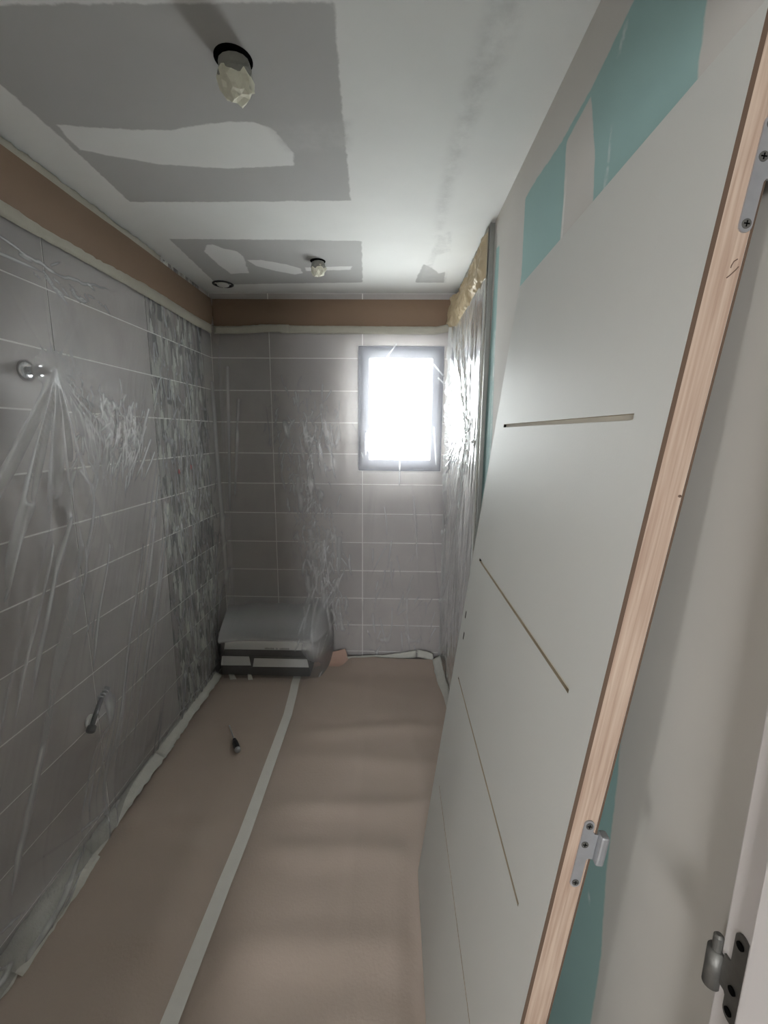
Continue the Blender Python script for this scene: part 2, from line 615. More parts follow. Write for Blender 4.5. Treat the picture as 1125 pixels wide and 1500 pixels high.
def sheet(name, u, v, step, fn, mat, parent=None, smooth=True, attrs=None):
    """surface over a grid in (u, v); fn returns X, Y, Z arrays"""
    nu = max(2, int((u[1] - u[0]) / step) + 1)
    nv = max(2, int((v[1] - v[0]) / step) + 1)
    U, Vv = np.meshgrid(np.linspace(u[0], u[1], nu), np.linspace(v[0], v[1], nv), indexing='ij')
    X, Y, Z = fn(U, Vv)
    co = np.stack([X + 0 * U, Y + 0 * U, Z + 0 * U], -1).reshape(-1, 3)
    i = np.arange(nu * nv).reshape(nu, nv)
    q = np.stack([i[:-1, :-1], i[1:, :-1], i[1:, 1:], i[:-1, 1:]], -1).reshape(-1, 4)
    me = bpy.data.meshes.new(name)
    me.vertices.add(len(co))
    me.vertices.foreach_set('co', co.ravel())
    me.loops.add(q.size)
    me.loops.foreach_set('vertex_index', q.ravel())
    me.polygons.add(len(q))
    me.polygons.foreach_set('loop_start', np.arange(len(q)) * 4)
    me.polygons.foreach_set('use_smooth', [smooth] * len(q))
    me.update(calc_edges=True)
    me.validate()
    me.materials.append(mat)
    if attrs:
        for an, f in attrs.items():
            at = me.attributes.new(an, 'FLOAT', 'POINT')
            at.data.foreach_set('value', np.asarray(f(U, Vv) + 0 * U, dtype=np.float32).ravel())
    o = bpy.data.objects.new(name, me)
    COL.objects.link(o)
    if parent:
        o.parent = parent
    return o

def sdpoly(P, X, Y):
    """signed distance, positive inside"""
    P = np.array(P, float)
    d = np.full(X.shape, 1e9)
    ins = np.zeros(X.shape, bool)
    n = len(P)
    for i in range(n):
        a, b = P[i], P[(i + 1) % n]
        e = b - a
        wx, wy = X - a[0], Y - a[1]
        t = np.clip((wx * e[0] + wy * e[1]) / (e @ e), 0, 1)
        d = np.minimum(d, np.hypot(wx - t * e[0], wy - t * e[1]))
        c = ((a[1] > Y) != (b[1] > Y))
        with np.errstate(divide='ignore', invalid='ignore'):
            xi = (b[0] - a[0]) * (Y - a[1]) / (b[1] - a[1] + 1e-12) + a[0]
        ins ^= c & (X < xi)
    return np.where(ins, d, -d)

# ------------------------------------------------------------------ room shell
fl = struct(box('floor', (-1.45, -2.05, -0.10), (1.35, 3.27, -0.006), M['concrete']))

PA = [(-1.0, 1.03), (-0.433, 1.032), (-0.133, 1.034), (-0.148, 1.301), (-0.171, 1.785), (-0.6, 1.792), (-1.007, 1.793), (-0.991, 1.412)]
P1 = [(-0.964, 1.378), (-0.768, 1.399), (-0.65, 1.40), (-0.48, 1.369), (-0.40, 1.371), (-0.352, 1.40), (-0.322, 1.51),
      (-0.336, 1.572), (-0.564, 1.586), (-0.776, 1.559), (-0.904, 1.516), (-0.978, 1.488), (-0.975, 1.44)]
PB = [(-1.019, 2.107), (-0.552, 2.114), (-0.155, 2.128), (-0.191, 2.674), (-0.592, 2.688), (-0.964, 2.71), (-1.045, 2.667)]
B1 = [(-0.919, 2.24), (-0.872, 2.17), (-0.845, 2.164), (-0.815, 2.209), (-0.761, 2.24), (-0.752, 2.3), (-0.764, 2.365), (-0.797, 2.526), (-0.901, 2.537), (-0.918, 2.392)]
B2 = [(-0.748, 2.347), (-0.679, 2.347), (-0.568, 2.40), (-0.503, 2.456), (-0.506, 2.525), (-0.552, 2.546), (-0.655, 2.486), (-0.729, 2.419)]
B3 = [(-0.472, 2.447), (-0.227, 2.427), (-0.238, 2.475), (-0.482, 2.495)]
PC = [(0.112, 2.673), (0.275, 2.672), (0.262, 2.5), (0.23, 2.53), (0.18, 2.44), (0.14, 2.40), (0.12, 2.55)]
CS = [(0.135, 2.673), (0.285, 2.672), (0.259, 2.231), (0.233, 2.035), (0.188, 2.042), (0.158, 2.337)]
CW = [(0.186, 2.43), (0.197, 2.287), (0.257, 2.239), (0.287, 2.444), (0.23, 2.53)]
ST = [(0.176, 1.0), (0.261, 1.0), (0.25, 1.125), (0.214, 1.407), (0.20, 1.723), (0.195, 2.042), (0.17, 2.1), (0.151, 1.817), (0.152, 1.565), (0.16, 1.281)]
P1X = [(-0.37, 1.375), (-0.134, 1.371), (-0.147, 1.495), (-0.34, 1.50)]

def grey_sd(X, Y):
    a = np.minimum(sdpoly(PA, X, Y), -sdpoly(P1, X, Y))
    b = sdpoly(PB, X, Y)
    for p in (B1, B2, B3):
        b = np.minimum(b, -sdpoly(p, X, Y))
    return np.maximum(np.maximum(a, b), sdpoly(PC, X, Y)) + 0.0

def faint_c(X, Y):
    s = 0.6 * sst(-0.02, 0.03, sdpoly(ST, X, Y))
    s = np.maximum(s, 0.55 * sst(-0.004, 0.004, np.minimum(sdpoly(CS, X, Y), -sdpoly(CW, X, Y))))
    s = np.maximum(s, 0.75 * sst(-0.02, 0.02, sdpoly(P1X, X, Y)))
    return s

ceil = sheet('ceiling', (XL - 0.02, XR + 0.02), (YF - 0.1, YB + 0.02), 0.008,
             lambda U, V: (U, V, H + 0 * U), M['ceiling'], attrs={'grey': grey_sd, 'faint': faint_c})
struct(ceil, 'plasterboard ceiling with white joint compound bands over grey boards')
box('backing_board', (XL - 0.02, YF - 0.1, H + 0.002), (XR + 0.02, YB + 0.02, H + 0.03), M['white'], ceil)

# left wall and its tiles
wl = struct(box('wall_left', (XL - 0.14, YF - 0.1, -0.1), (XL - 0.0025, YB + 0.14, H + 0.05), M['grout']))
G = 0.0029
COLS_L = [YF - 0.01, 0.93, 1.53, 2.13, 2.73, YB]
mesh_cache = {}

def tile(parent, axis, a, b, z0, z1, face, back, holes, mat, key):
    """one tile; axis: the world axis along the wall (0 or 1)"""
    other = 1 - axis
    org = [0, 0, 0]
    org[axis] = (a + b) / 2
    org[2] = (z0 + z1) / 2
    org[other] = face
    k = None if holes else (key, axis, round(b - a, 4), round(z1 - z0, 4), mat.name)
    if k and k in mesh_cache:
        o = bpy.data.objects.new('tile', mesh_cache[k])
        COL.objects.link(o)
        o.location = org
    else:
        o = plate('tile', (a + G, b - G), (z0 + G, z1 - G), holes, face, back, (axis, 2, other), mat, None, origin=tuple(org))
        if o is None:
            return None
        if k:
            mesh_cache[k] = o.data
    o.parent = parent
    return o
for i in range(5):
    for j in range(13):
        a, b = COLS_L[i], COLS_L[i + 1]
        deco = (i == 3)
        t = tile(wl, 1, a, b, ROWS[j], ROWS[j + 1], XL, XL - 0.008, [], M['decor'] if deco else M['tile'], 'L')
        if deco and j == 7:
            for yy, zz in ((2.33, 1.385), (2.47, 1.40)):
                f = put('print_fleck', [(0.0004, -0.012, -0.004), (0.0004, 0.004, -0.016), (0.0004, 0.012, 0.003), (0.0004, -0.002, 0.016)],
                        [(0, 1, 2, 3)], M['red'])
                f.parent = t
                f.location = (0, yy - (a + b) / 2, zz - (ROWS[j] + ROWS[j + 1]) / 2)

# back wall with the window opening
wb = struct(plate('wall_back', (XL - 0.14, XR + 0.12), (-0.1, H + 0.05), [WIN], YB + 0.0025, YB + 0.40, (0, 2, 1), M['grout'], side_mat=M['grout'], hole_mat=M['reveal']))
COLS_B = [XL, -0.795, -0.205, XRT]
for i in range(3):
    for j in range(13):
        a, b, z0, z1 = COLS_B[i], COLS_B[i + 1], ROWS[j], ROWS[j + 1]
        hit = WIN[0] < b and WIN[1] > a and WIN[2] < z1 and WIN[3] > z0
        tile(wb, 0, a, b, z0, z1, YB, YB + 0.008, [(WIN[0] - 0.004, WIN[1] + 0.004, WIN[2] - 0.004, WIN[3] + 0.004)] if hit else [], M['tile'], 'B')

# right wall: plasterboard, and a tiled end
GR1 = [(1.52, -0.2), (1.512, 1.2), (1.52, 2.051), (1.502, 2.106), (1.51, 2.325), (1.40, 2.322), (1.177, 2.30), (1.165, 2.145), (1.171, 2.0), (1.16, -0.2)]
GR2 = [(0.665, -0.2), (0.664, 0.465), (0.658, 0.641), (0.672, 0.81), (0.672, 0.953), (0.679, 1.2), (0.682, 2.059), (0.684, 2.099), (0.676, 2.34),
       (0.888, 2.332), (1.052, 2.305), (0.999, 2.154), (0.986, 2.0), (0.99, -0.2)]
GR0 = [(1.90, 2.33), (1.845, 2.32), (1.828, 1.9), (1.80, 1.6), (1.83, 1.3), (1.82, -0.2), (1.95, -0.2), (1.95, 1.6)]
GRX = [(1.03, 2.308), (1.20, 2.305), (1.19, 2.270), (1.17, 2.283), (1.045, 2.292)]

def green_sd(U, V):
    return np.maximum.reduce([sdpoly(p, U, V) for p in (GR1, GR2, GR0, GRX)])

def faint_w(U, V):
    s = 0
    for a, b, w in (((0.938, 2.11), (0.931, 2.17), 0.006), ((0.944, 2.04), (0.937, 2.10), 0.007), ((0.93, 2.285), (0.915, 2.31), 0.009),
                    ((0.72, 0.70), (0.722, 0.69), 0.006), ((1.16, 1.9), (1.16, 2.2), 0.004), ((1.845, 2.0), (1.80, 1.2), 0.02)):
        ax, ay = a
        ex, ey = b[0] - a[0], b[1] - a[1]
        t = np.clip(((U - ax) * ex + (V - ay) * ey) / (ex * ex + ey * ey), 0, 1)
        s = np.maximum(s, sst(w, 0, np.hypot(U - ax - t * ex, V - ay - t * ey)) * 0.9)
    return s
wr = struct(box('wall_right', (XR + 0.001, YF - 0.1, -0.1), (XR + 0.14, YB + 0.14, H + 0.05), M['white']))
sheet('plasterboard', (YF - 0.09, YTRIM - 0.001), (0.0, H), 0.008, lambda U, V: (XR + 0 * U, U, V), M['wall_r'], wr,
      attrs={'green': green_sd, 'faint': faint_w})
box('tile_bed', (XRT + 0.0025, YTRIM, 0), (XR + 0.001, YB, H), M['grout'], wr)
COLS_R = [YTRIM + 0.004, 2.265, YB]
for i in range(2):
    for j in range(13):
        tile(wr, 1, COLS_R[i], COLS_R[i + 1], ROWS[j], ROWS[j + 1], XRT, XRT + 0.008, [], M['tile'], 'R')
box('edge_trim', (XRT - 0.006, YTRIM - 0.011, 0.0), (XR, YTRIM + 0.003, H - 0.006), M['trim'], wr, 0.002)

# front wall with the doorway the camera looks through
OP = (-0.50, 0.40, -0.2, 2.10)
wf = struct(plate('wall_front', (XL - 0.14, XR + 0.12), (-0.1, H + 0.05), [OP], YF, YF - 0.10, (0, 2, 1), M['white']))
d1 = struct(empty('door_1', (0, YF - 0.05, 0)), 'primed door frame lining the doorway with one bare hinge pin')
def jamb(name, x0, x1, lip):
    bm = bmesh.new()
    bbox(bm, (x0, -0.055, 0), (x1, 0.053, 2.10), 0.002)
    o = from_bm(name, bm, M['frm_paint'], d1)
    bm = bmesh.new()
    bbox(bm, lip[0], lip[1], 0.002)
    s = from_bm('door_stop', bm, M['frm_paint'], o)
    return o
jr = jamb('jamb', 0.365, 0.3995, ((0.352, -0.053, 0.002), (0.3655, 0.012, 2.06)))
jamb('jamb', -0.4995, -0.465, ((-0.4655, -0.053, 0.002), (-0.452, 0.012, 2.06)))
box('head', (-0.465, -0.055, 2.065), (0.365, 0.053, 2.0995), M['frm_paint'], d1, 0.002)

# pin hinge on the bare jamb
def outline_prism(name, pts, mapf, t0, t1, mat, parent):
    n = len(pts)
    v = [mapf(p[0], p[1], t0) for p in pts] + [mapf(p[0], p[1], t1) for p in pts]
    f = [tuple(range(n)), tuple(range(2 * n - 1, n - 1, -1))] + [(i, (i + 1) % n, n + (i + 1) % n, n + i) for i in range(n)]
    o = put(name, v, f, mat, parent)
    bm = bmesh.new()
    bm.from_mesh(o.data)
    bmesh.ops.recalc_face_normals(bm, faces=bm.faces)
    bm.to_mesh(o.data)
    bm.free()
    return o

def arc(cx, cy, r, a0, a1, n=8):
    return [(cx + r * math.cos(math.radians(a0 + (a1 - a0) * k / n)), cy + r * math.sin(math.radians(a0 + (a1 - a0) * k / n))) for k in range(n + 1)]
# hinge outline in (across, along): two rounded ends and a tab towards the knuckle
def hinge_outline(w, top, bot, tab0, tab1, tabx):
    r = w / 2
    pts = arc(r, top - r, r, 180, 0, 8)
    pts += [(w, tab1 + 0.003), (w + 0.003, tab1), (tabx, tab1), (tabx, tab0), (w + 0.002, tab0), (w, tab0 - 0.003)]
    pts += arc(r, bot + r, r, 0, -180, 8)
    return pts
HZ = 1.043
hp = outline_prism('hinge_plate', hinge_outline(0.016, 0.055, -0.055, -0.03, 0.01, 0.0245),
                   lambda a, b, t: (0.365 - t, 0.357 + a - (YF - 0.05), HZ + b), -0.0005, 0.0025, M['dull'], jr)
bm = bmesh.new()
cyl(bm, (0.3615, 0.390 - (YF - 0.05), HZ - 0.043), (0.3615, 0.390 - (YF - 0.05), HZ + 0.004), 0.0085, seg=20)
hk = from_bm('hinge_knuckle', bm, M['dull'], jr, True)
bm = bmesh.new()
cyl(bm, (0.3615, 0.390 - (YF - 0.05), HZ + 0.004), (0.3615, 0.390 - (YF - 0.05), HZ + 0.021), 0.0048, seg=16)
cyl(bm, (0.3615, 0.390 - (YF - 0.05), HZ + 0.021), (0.3615, 0.390 - (YF - 0.05), HZ + 0.0235), 0.0048, 0.0028, seg=16)
from_bm('hinge_pin', bm, M['dull'], jr)
for zz in (0.043, -0.015, -0.043):
    bm = bmesh.new()
    cyl(bm, (0.3605, 0.365 - (YF - 0.05), HZ + zz), (0.3622, 0.365 - (YF - 0.05), HZ + zz), 0.0042, seg=16)
    s = from_bm('screw_hole', bm, M['hole'], hp)

# landing behind the camera, with two unseen openings added to let in fill light
struct(plate('wall_landing_left', (-2.0, YF - 0.1), (-0.1, H + 0.05), [(-0.93, -0.67, 1.20, 1.60)], -1.30, -1.45, (1, 2, 0), M['landing']))
struct(box('wall_landing_right', (1.20, -2.0, -0.1), (1.35, YF - 0.1, H + 0.05), M['landing']))
struct(plate('wall_landing_back', (-1.45, 1.35), (-0.1, H + 0.05), [(-0.75, -0.15, 1.10, 1.80)], -1.85, -2.0, (0, 2, 1), M['landing']))
struct(box('wall_landing_front', (XR + 0.12, YF - 0.1, -0.1), (1.35, YF, H + 0.05), M['landing']))
struct(box('ceiling_landing', (-1.45, -2.0, H), (1.35, YF - 0.1, H + 0.05), M['landing']))

# ------------------------------------------------------------------ window
w1 = struct(empty('window_1', ((WIN[0] + WIN[1]) / 2, YB, WIN[2])), 'small frosted window with an anthracite frame in the tiled end wall')
wx0, wx1, wz1 = WIN[0] - w1.location.x, WIN[1] - w1.location.x, WIN[3] - WIN[2]
plate('frame', (wx0, wx1), (0, wz1), [(wx0 + 0.035, wx1 - 0.035, 0.035, wz1 - 0.035)], -0.004, 0.07, (0, 2, 1), M['frame'], w1)
gx0, gx1, gz0, gz1 = -0.161 - w1.location.x, 0.2385 - w1.location.x, 1.430 - WIN[2], 2.066 - WIN[2]
sash = plate('sash', (wx0 + 0.028, wx1 - 0.028), (0.028, wz1 - 0.028), [(gx0, gx1, gz0, gz1)], -0.014, 0.05, (0, 2, 1), M['frame'], w1)
plate('pane', (gx0 - 0.004, gx1 + 0.004), (gz0 - 0.004, gz1 + 0.004), [], 0.020, 0.024, (0, 2, 1), M['glass'], w1)
bm = bmesh.new()
hx = wx0 + 0.052
bbox(bm, (hx - 0.012, -0.020, 0.12), (hx + 0.012, -0.0135, 0.19), 0.002)
bbox(bm, (hx - 0.007, -0.045, 0.135), (hx + 0.007, -0.018, 0.15), 0.002)
bbox(bm, (hx - 0.009, -0.052, 0.135), (hx + 0.009, -0.040, 0.255), 0.003)
from_bm('handle', bm, M['frame'], sash)

# ------------------------------------------------------------------ plastic sheets
TIP = (1.40, 1.785)
BX = (-1.125, -0.50, 2.605, 2.835)    # carton footprint

def streak(u, v, a, b, w, fade=0.25):
    ex, ey = b[0] - a[0], b[1] - a[1]
    L2 = ex * ex + ey * ey
    t = ((u - a[0]) * ex + (v - a[1]) * ey) / L2
    tc = np.clip(t, 0, 1)
    d = np.hypot(u - a[0] - tc * ex, v - a[1] - tc * ey)
    return np.exp(-(d / w) ** 2) * sst(1.0, 1.0 - fade, tc)

# long falls of the loose film: top, foot, half width, strength
FALLS = [((1.28, 1.37), (1.16, 1.07), 0.010, 0.8), ((1.43, 1.30), (1.19, 0.67), 0.012, 0.6), ((1.36, 1.22), (1.13, 0.65), 0.008, 0.5),
         ((1.23, 0.57), (1.03, 0.15), 0.010, 0.5), ((2.00, 1.19), (1.60, 0.17), 0.006, 0.55), ((1.90, 1.08), (1.54, 0.25), 0.008, 0.5),
         ((2.09, 1.38), (1.79, 0.60), 0.007, 0.6), ((1.95, 0.80), (1.67, 0.17), 0.007, 0.5), ((1.66, 1.14), (1.48, 0.65), 0.006, 0.4),
         ((1.59, 1.43), (1.47, 0.94), 0.010, 0.35), ((2.05, 1.25), (1.70, 0.35), 0.005, 0.5), ((1.03, 0.02), (1.37, 0.10), 0.012, 0.7)]

def glint_wisps(u, v, n, seed, cu, cv, su, sv, lean, ln, w):
    """short bright glints painted along the creases of a crinkled film patch"""
    rr = random.Random(seed)
    g = 0 * u
    for k in range(n):
        a = (rr.gauss(cu, su), rr.gauss(cv, sv))
        t = lean + rr.gauss(0, 0.28)
        L_ = rr.uniform(*ln)
        b = (a[0] + math.sin(t) * L_, a[1] - math.cos(t) * L_)
        sel = (u > min(a[0], b[0]) - 0.02) & (u < max(a[0], b[0]) + 0.02) & (v > min(a[1], b[1]) - 0.02) & (v < max(a[1], b[1]) + 0.02)
        if not sel.any():
            continue
        bend = 0.012 * rr.uniform(-1, 1)
        uu = u[sel] + bend * np.sin((v[sel] - a[1]) / L_ * 3.1)
        g[sel] = np.maximum(g[sel], rr.uniform(0.35, 1.0) * streak(uu, v[sel], a, b, rr.uniform(*w), 0.7))
    return g

def left_gather_glint(y, z):  # milkiness of gathered film plus highlights painted as white streaks
    g = 0 * y
    g = np.maximum(g, 0.85 * glint_wisps(y, z, 90, 71, 1.86, 1.60, 0.085, 0.075, -0.35, (0.03, 0.13), (0.0032, 0.0055)))
    g = np.maximum(g, 0.45 * glint_wisps(y, z, 60, 72, 1.62, 1.62, 0.09, 0.09, 0.1, (0.03, 0.12), (0.003, 0.005)))
    g = np.maximum(g, 0.36 * glint_wisps(y, z, 110, 73, 2.42, 1.15, 0.17, 0.50, -0.12, (0.05, 0.22), (0.0035, 0.007)))
    g = np.maximum(g, 0.5 * glint_wisps(y, z, 24, 74, 1.60, 2.10, 0.10, 0.02, 1.2, (0.03, 0.08), (0.003, 0.005)))
    for th, ln, w, k in ((-0.52, 0.62, 0.011, 0.8), (-0.33, 0.85, 0.008, 0.8), (-0.25, 0.55, 0.005, 0.8), (-0.12, 0.5, 0.008, 1.0),
                         (-0.02, 0.5, 0.012, 1.0), (0.10, 0.42, 0.007, 1.0), (0.22, 0.36, 0.007, 1.0), (0.34, 0.22, 0.004, 0.7)):
        e = (TIP[0] + math.sin(th) * ln, TIP[1] - math.cos(th) * ln)
        g = np.maximum(g, k * streak(y, z, TIP, e, w * (0.6 + 1.2 * np.clip(np.hypot(y - TIP[0], z - TIP[1]) / 0.5, 0, 1.5)), 0.8))
    # crinkled pocket, highlights painted along its slanting pleats
    m = gs(y, z, 1.84, 1.58, 0.15, 0.15)
    g = g + 0.9 * m * sst(0.4, 0.95, ridge((y - 0.30 * z) * 22, (z + y) * 3.6, 41, 3)) * (0.35 + 0.9 * vn(y * 16, z * 14, 43)) + 0.10 * m
    g = g + 0.4 * m * sst(0.5, 0.95, ridge((y + 0.5 * z) * 34, z * 18, 45, 2)) * sst(0.4, 0.8, vn(y * 10, z * 10, 49))
    for a, b, w in (((2.02, 1.62), (1.80, 1.36), 0.006), ((2.05, 1.56), (1.88, 1.36), 0.006), ((2.06, 1.70), (1.93, 1.50), 0.006), ((2.08, 1.50), (1.95, 1.36), 0.005)):
        g = np.maximum(g, 0.8 * streak(y, z, a, b, w, 0.5))
    m = gs(y, z, 1.60, 1.58, 0.15, 0.20)
    g = g + 0.35 * m * sst(0.45, 0.9, ridge((y + 0.15 * z) * 22, z * 4, 42, 3))
    # white highlight painted along the folds under the tape
    zz = 2.145 - 0.02 * np.sin(y * 9) + 0.012 * (vn(y * 30, z * 0, 47) - 0.5)
    g = g + 0.8 * np.exp(-((z - zz) / 0.005) ** 2) * gs(y, 0 * y, 1.42, 0, 0.30, 1) * sst(0.3, 0.6, vn(y * 14, z * 30, 48))
    g = g + 0.7 * streak(y, z, (1.30, 2.10), (1.52, 2.105), 0.004, 0.5)
    for a, b, w, k in FALLS:
        g = np.maximum(g, 0.55 * k * streak(y, z, a, b, w, 0.4) * (0.6 + 0.8 * vn(y * 30, z * 6, 23)))
    low = sst(1.65, 1.2, z)
    g = g + 0.14 * low * sst(0.5, 0.9, ridge((y - 0.42 * z) * 13, (z + 0.4 * y) * 0.4, 22, 2))
    g = g + 0.30 * gs(y, z, 1.95, 0.95, 0.22, 0.6) * sst(0.5, 0.9, ridge((y - 0.40 * (z - 1.0)) * 16, z * 0.3, 31, 2))
    # tented film standing clear of the wall
    g = g + 0.22 * gs(y, z, TIP[0] - 0.01, TIP[1], 0.06, 0.06) + 0.10 * gs(y, z, TIP[0], TIP[1] - 0.12, 0.22, 0.28)
    # patterned strip
    m4 = sst(2.08, 2.2, y) * sst(2.75, 2.65, y)
    g = g + 0.28 * m4 * sst(0.45, 0.85, ridge((y + 0.12 * z) * 26, z * 6, 51, 3)) + 0.25 * gs(y, z, 2.35, 1.25, 0.25, 0.35) * sst(0.5, 0.9, ridge((y - 0.05 * z) * 24, z * 1.2, 53, 2))
    # pipe end and foot
    g = g + 0.5 * gs(y, z, 1.53, 0.50, 0.05, 0.05)
    g = g + 0.5 * sst(0.25, 0.05, z) * sst(1.6, 1.35, y) * sst(0.5, 0.85, ridge(y * 4 + z * 9, z * 10, 62, 2))
    g = g + 0.35 * streak(y, z, (2.75, 1.9), (2.77, 0.3), 0.012, 0.3)
    return np.clip(g, 0, 1)

def back_gather_glint(x, z):
    g = 0.35 * streak(x, z, (-0.995, 1.80), (-1.06, 1.0), 0.012, 0.4) * (0.4 + 0.8 * vn(x * 30, z * 14, 86)) + 0.25 * streak(x, z, (-1.05, 2.0), (-1.085, 0.8), 0.012, 0.4)
    g = np.maximum(g, 0.5 * glint_wisps(x, z, 80, 75, -0.56, 1.66, 0.12, 0.13, 0.0, (0.05, 0.16), (0.003, 0.006)))
    g = np.maximum(g, 0.5 * glint_wisps(x, z, 60, 76, -0.57, 1.22, 0.07, 0.16, 0.1, (0.04, 0.13), (0.003, 0.006)))
    g = np.maximum(g, 0.75 * glint_wisps(x, z, 90, 77, -0.47, 0.66, 0.075, 0.15, 0.0, (0.04, 0.16), (0.0035, 0.007)))
    g = np.maximum(g, 0.45 * glint_wisps(x, z, 40, 78, 0.05, 0.45, 0.17, 0.22, -0.05, (0.08, 0.3), (0.004, 0.008)))
    m = gs(x, z, -0.60, 1.62, 0.20, 0.22) + gs(x, z, -0.57, 1.2, 0.14, 0.28) + 1.2 * gs(x, z, -0.48, 0.72, 0.13, 0.22) + 1.2 * gs(x, z, -0.42, 0.36, 0.16, 0.16)
    g = g + m * (1.0 * sst(0.35, 0.95, ridge((x + 0.12 * z) * 24, z * 3.0, 75, 3)) * sst(0.25, 0.75, vn(x * 14, z * 11, 77)) + 0.07)
    g = g + m * 0.6 * sst(0.5, 0.95, ridge((x - 0.3 * z) * 40, z * 16, 79, 2)) * sst(0.4, 0.8, vn(x * 9, z * 9, 78))
    for a, b, w in (((-0.56, 0.95), (-0.50, 0.55), 0.014), ((-0.44, 0.95), (-0.52, 0.50), 0.010), ((-0.36, 0.90), (-0.36, 0.60), 0.012), ((-0.58, 0.62), (-0.56, 0.34), 0.016),
                    ((-0.36, 0.62), (-0.46, 0.36), 0.010), ((-0.63, 1.30), (-0.60, 0.95), 0.012)):
        g = np.maximum(g, 0.55 * streak(x + 0.02 * (vn(x * 12, z * 12, 88) - 0.5), z, a, b, w * 1.3, 0.7) * (0.35 + 0.9 * vn(x * 40, z * 18, 89)))
    mm = sst(-0.35, -0.15, x) * sst(1.4, 1.0, z)
    fan = (x - 0.05) / (0.7 + 0.6 * (1.5 - z)) * 1.4
    g = g + 0.22 * mm * sst(0.5, 0.9, ridge(fan * 7.5 + 3.3, z * 0.3, 81, 2))
    g = g + 0.30 * sst(0.4, 0.1, z) * sst(-0.35, -0.2, x) * sst(0.5, 0.9, ridge((x + 0.3 * z) * 9, z * 3, 87, 2))
    # stretched over the carton tops
    mx = sst(BX[1] + 0.10, BX[1] + 0.005, x)
    g = g + 0.55 * mx * sst(0.50, 0.34, z) * sst(0.262, 0.285, z) + 0.6 * gs(x, z, -0.50, 0.22, 0.06, 0.07)
    # small pleats round the window
    for a, b, w in (((-0.05, 2.06), (0.02, 2.16), 0.004), ((0.24, 2.02), (0.31, 1.94), 0.004), ((0.27, 1.94), (0.33, 1.88), 0.004), ((0.252, 1.64), (0.275, 1.37), 0.004),
                    ((-0.178, 1.60), (-0.178, 1.44), 0.004), ((0.04, 1.42), (0.04, 1.25), 0.004)):
        g = np.maximum(g, 0.6 * streak(x, z, a, b, w, 0.3))
    return np.clip(g, 0, 1)

def right_gather_glint(y, z):
    fan = (y - 2.02) / (0.25 + np.abs(z - 1.57)) * 0.8
    g = 0.35 * sst(0.45, 0.9, ridge(fan * 7 + 2.2, z * 0.25, 93, 2)) + 0.2 * sst(0.5, 0.9, ridge((y + 0.05 * z) * 22, z * 0.6, 95, 2))
    g = g + 0.25 * sst(1.2, 1.7, z) + 0.5 * gs(y, z, 2.02, 1.565, 0.04, 0.03)  # whiter towards window height: painted glare
    return np.clip(g, 0, 1)

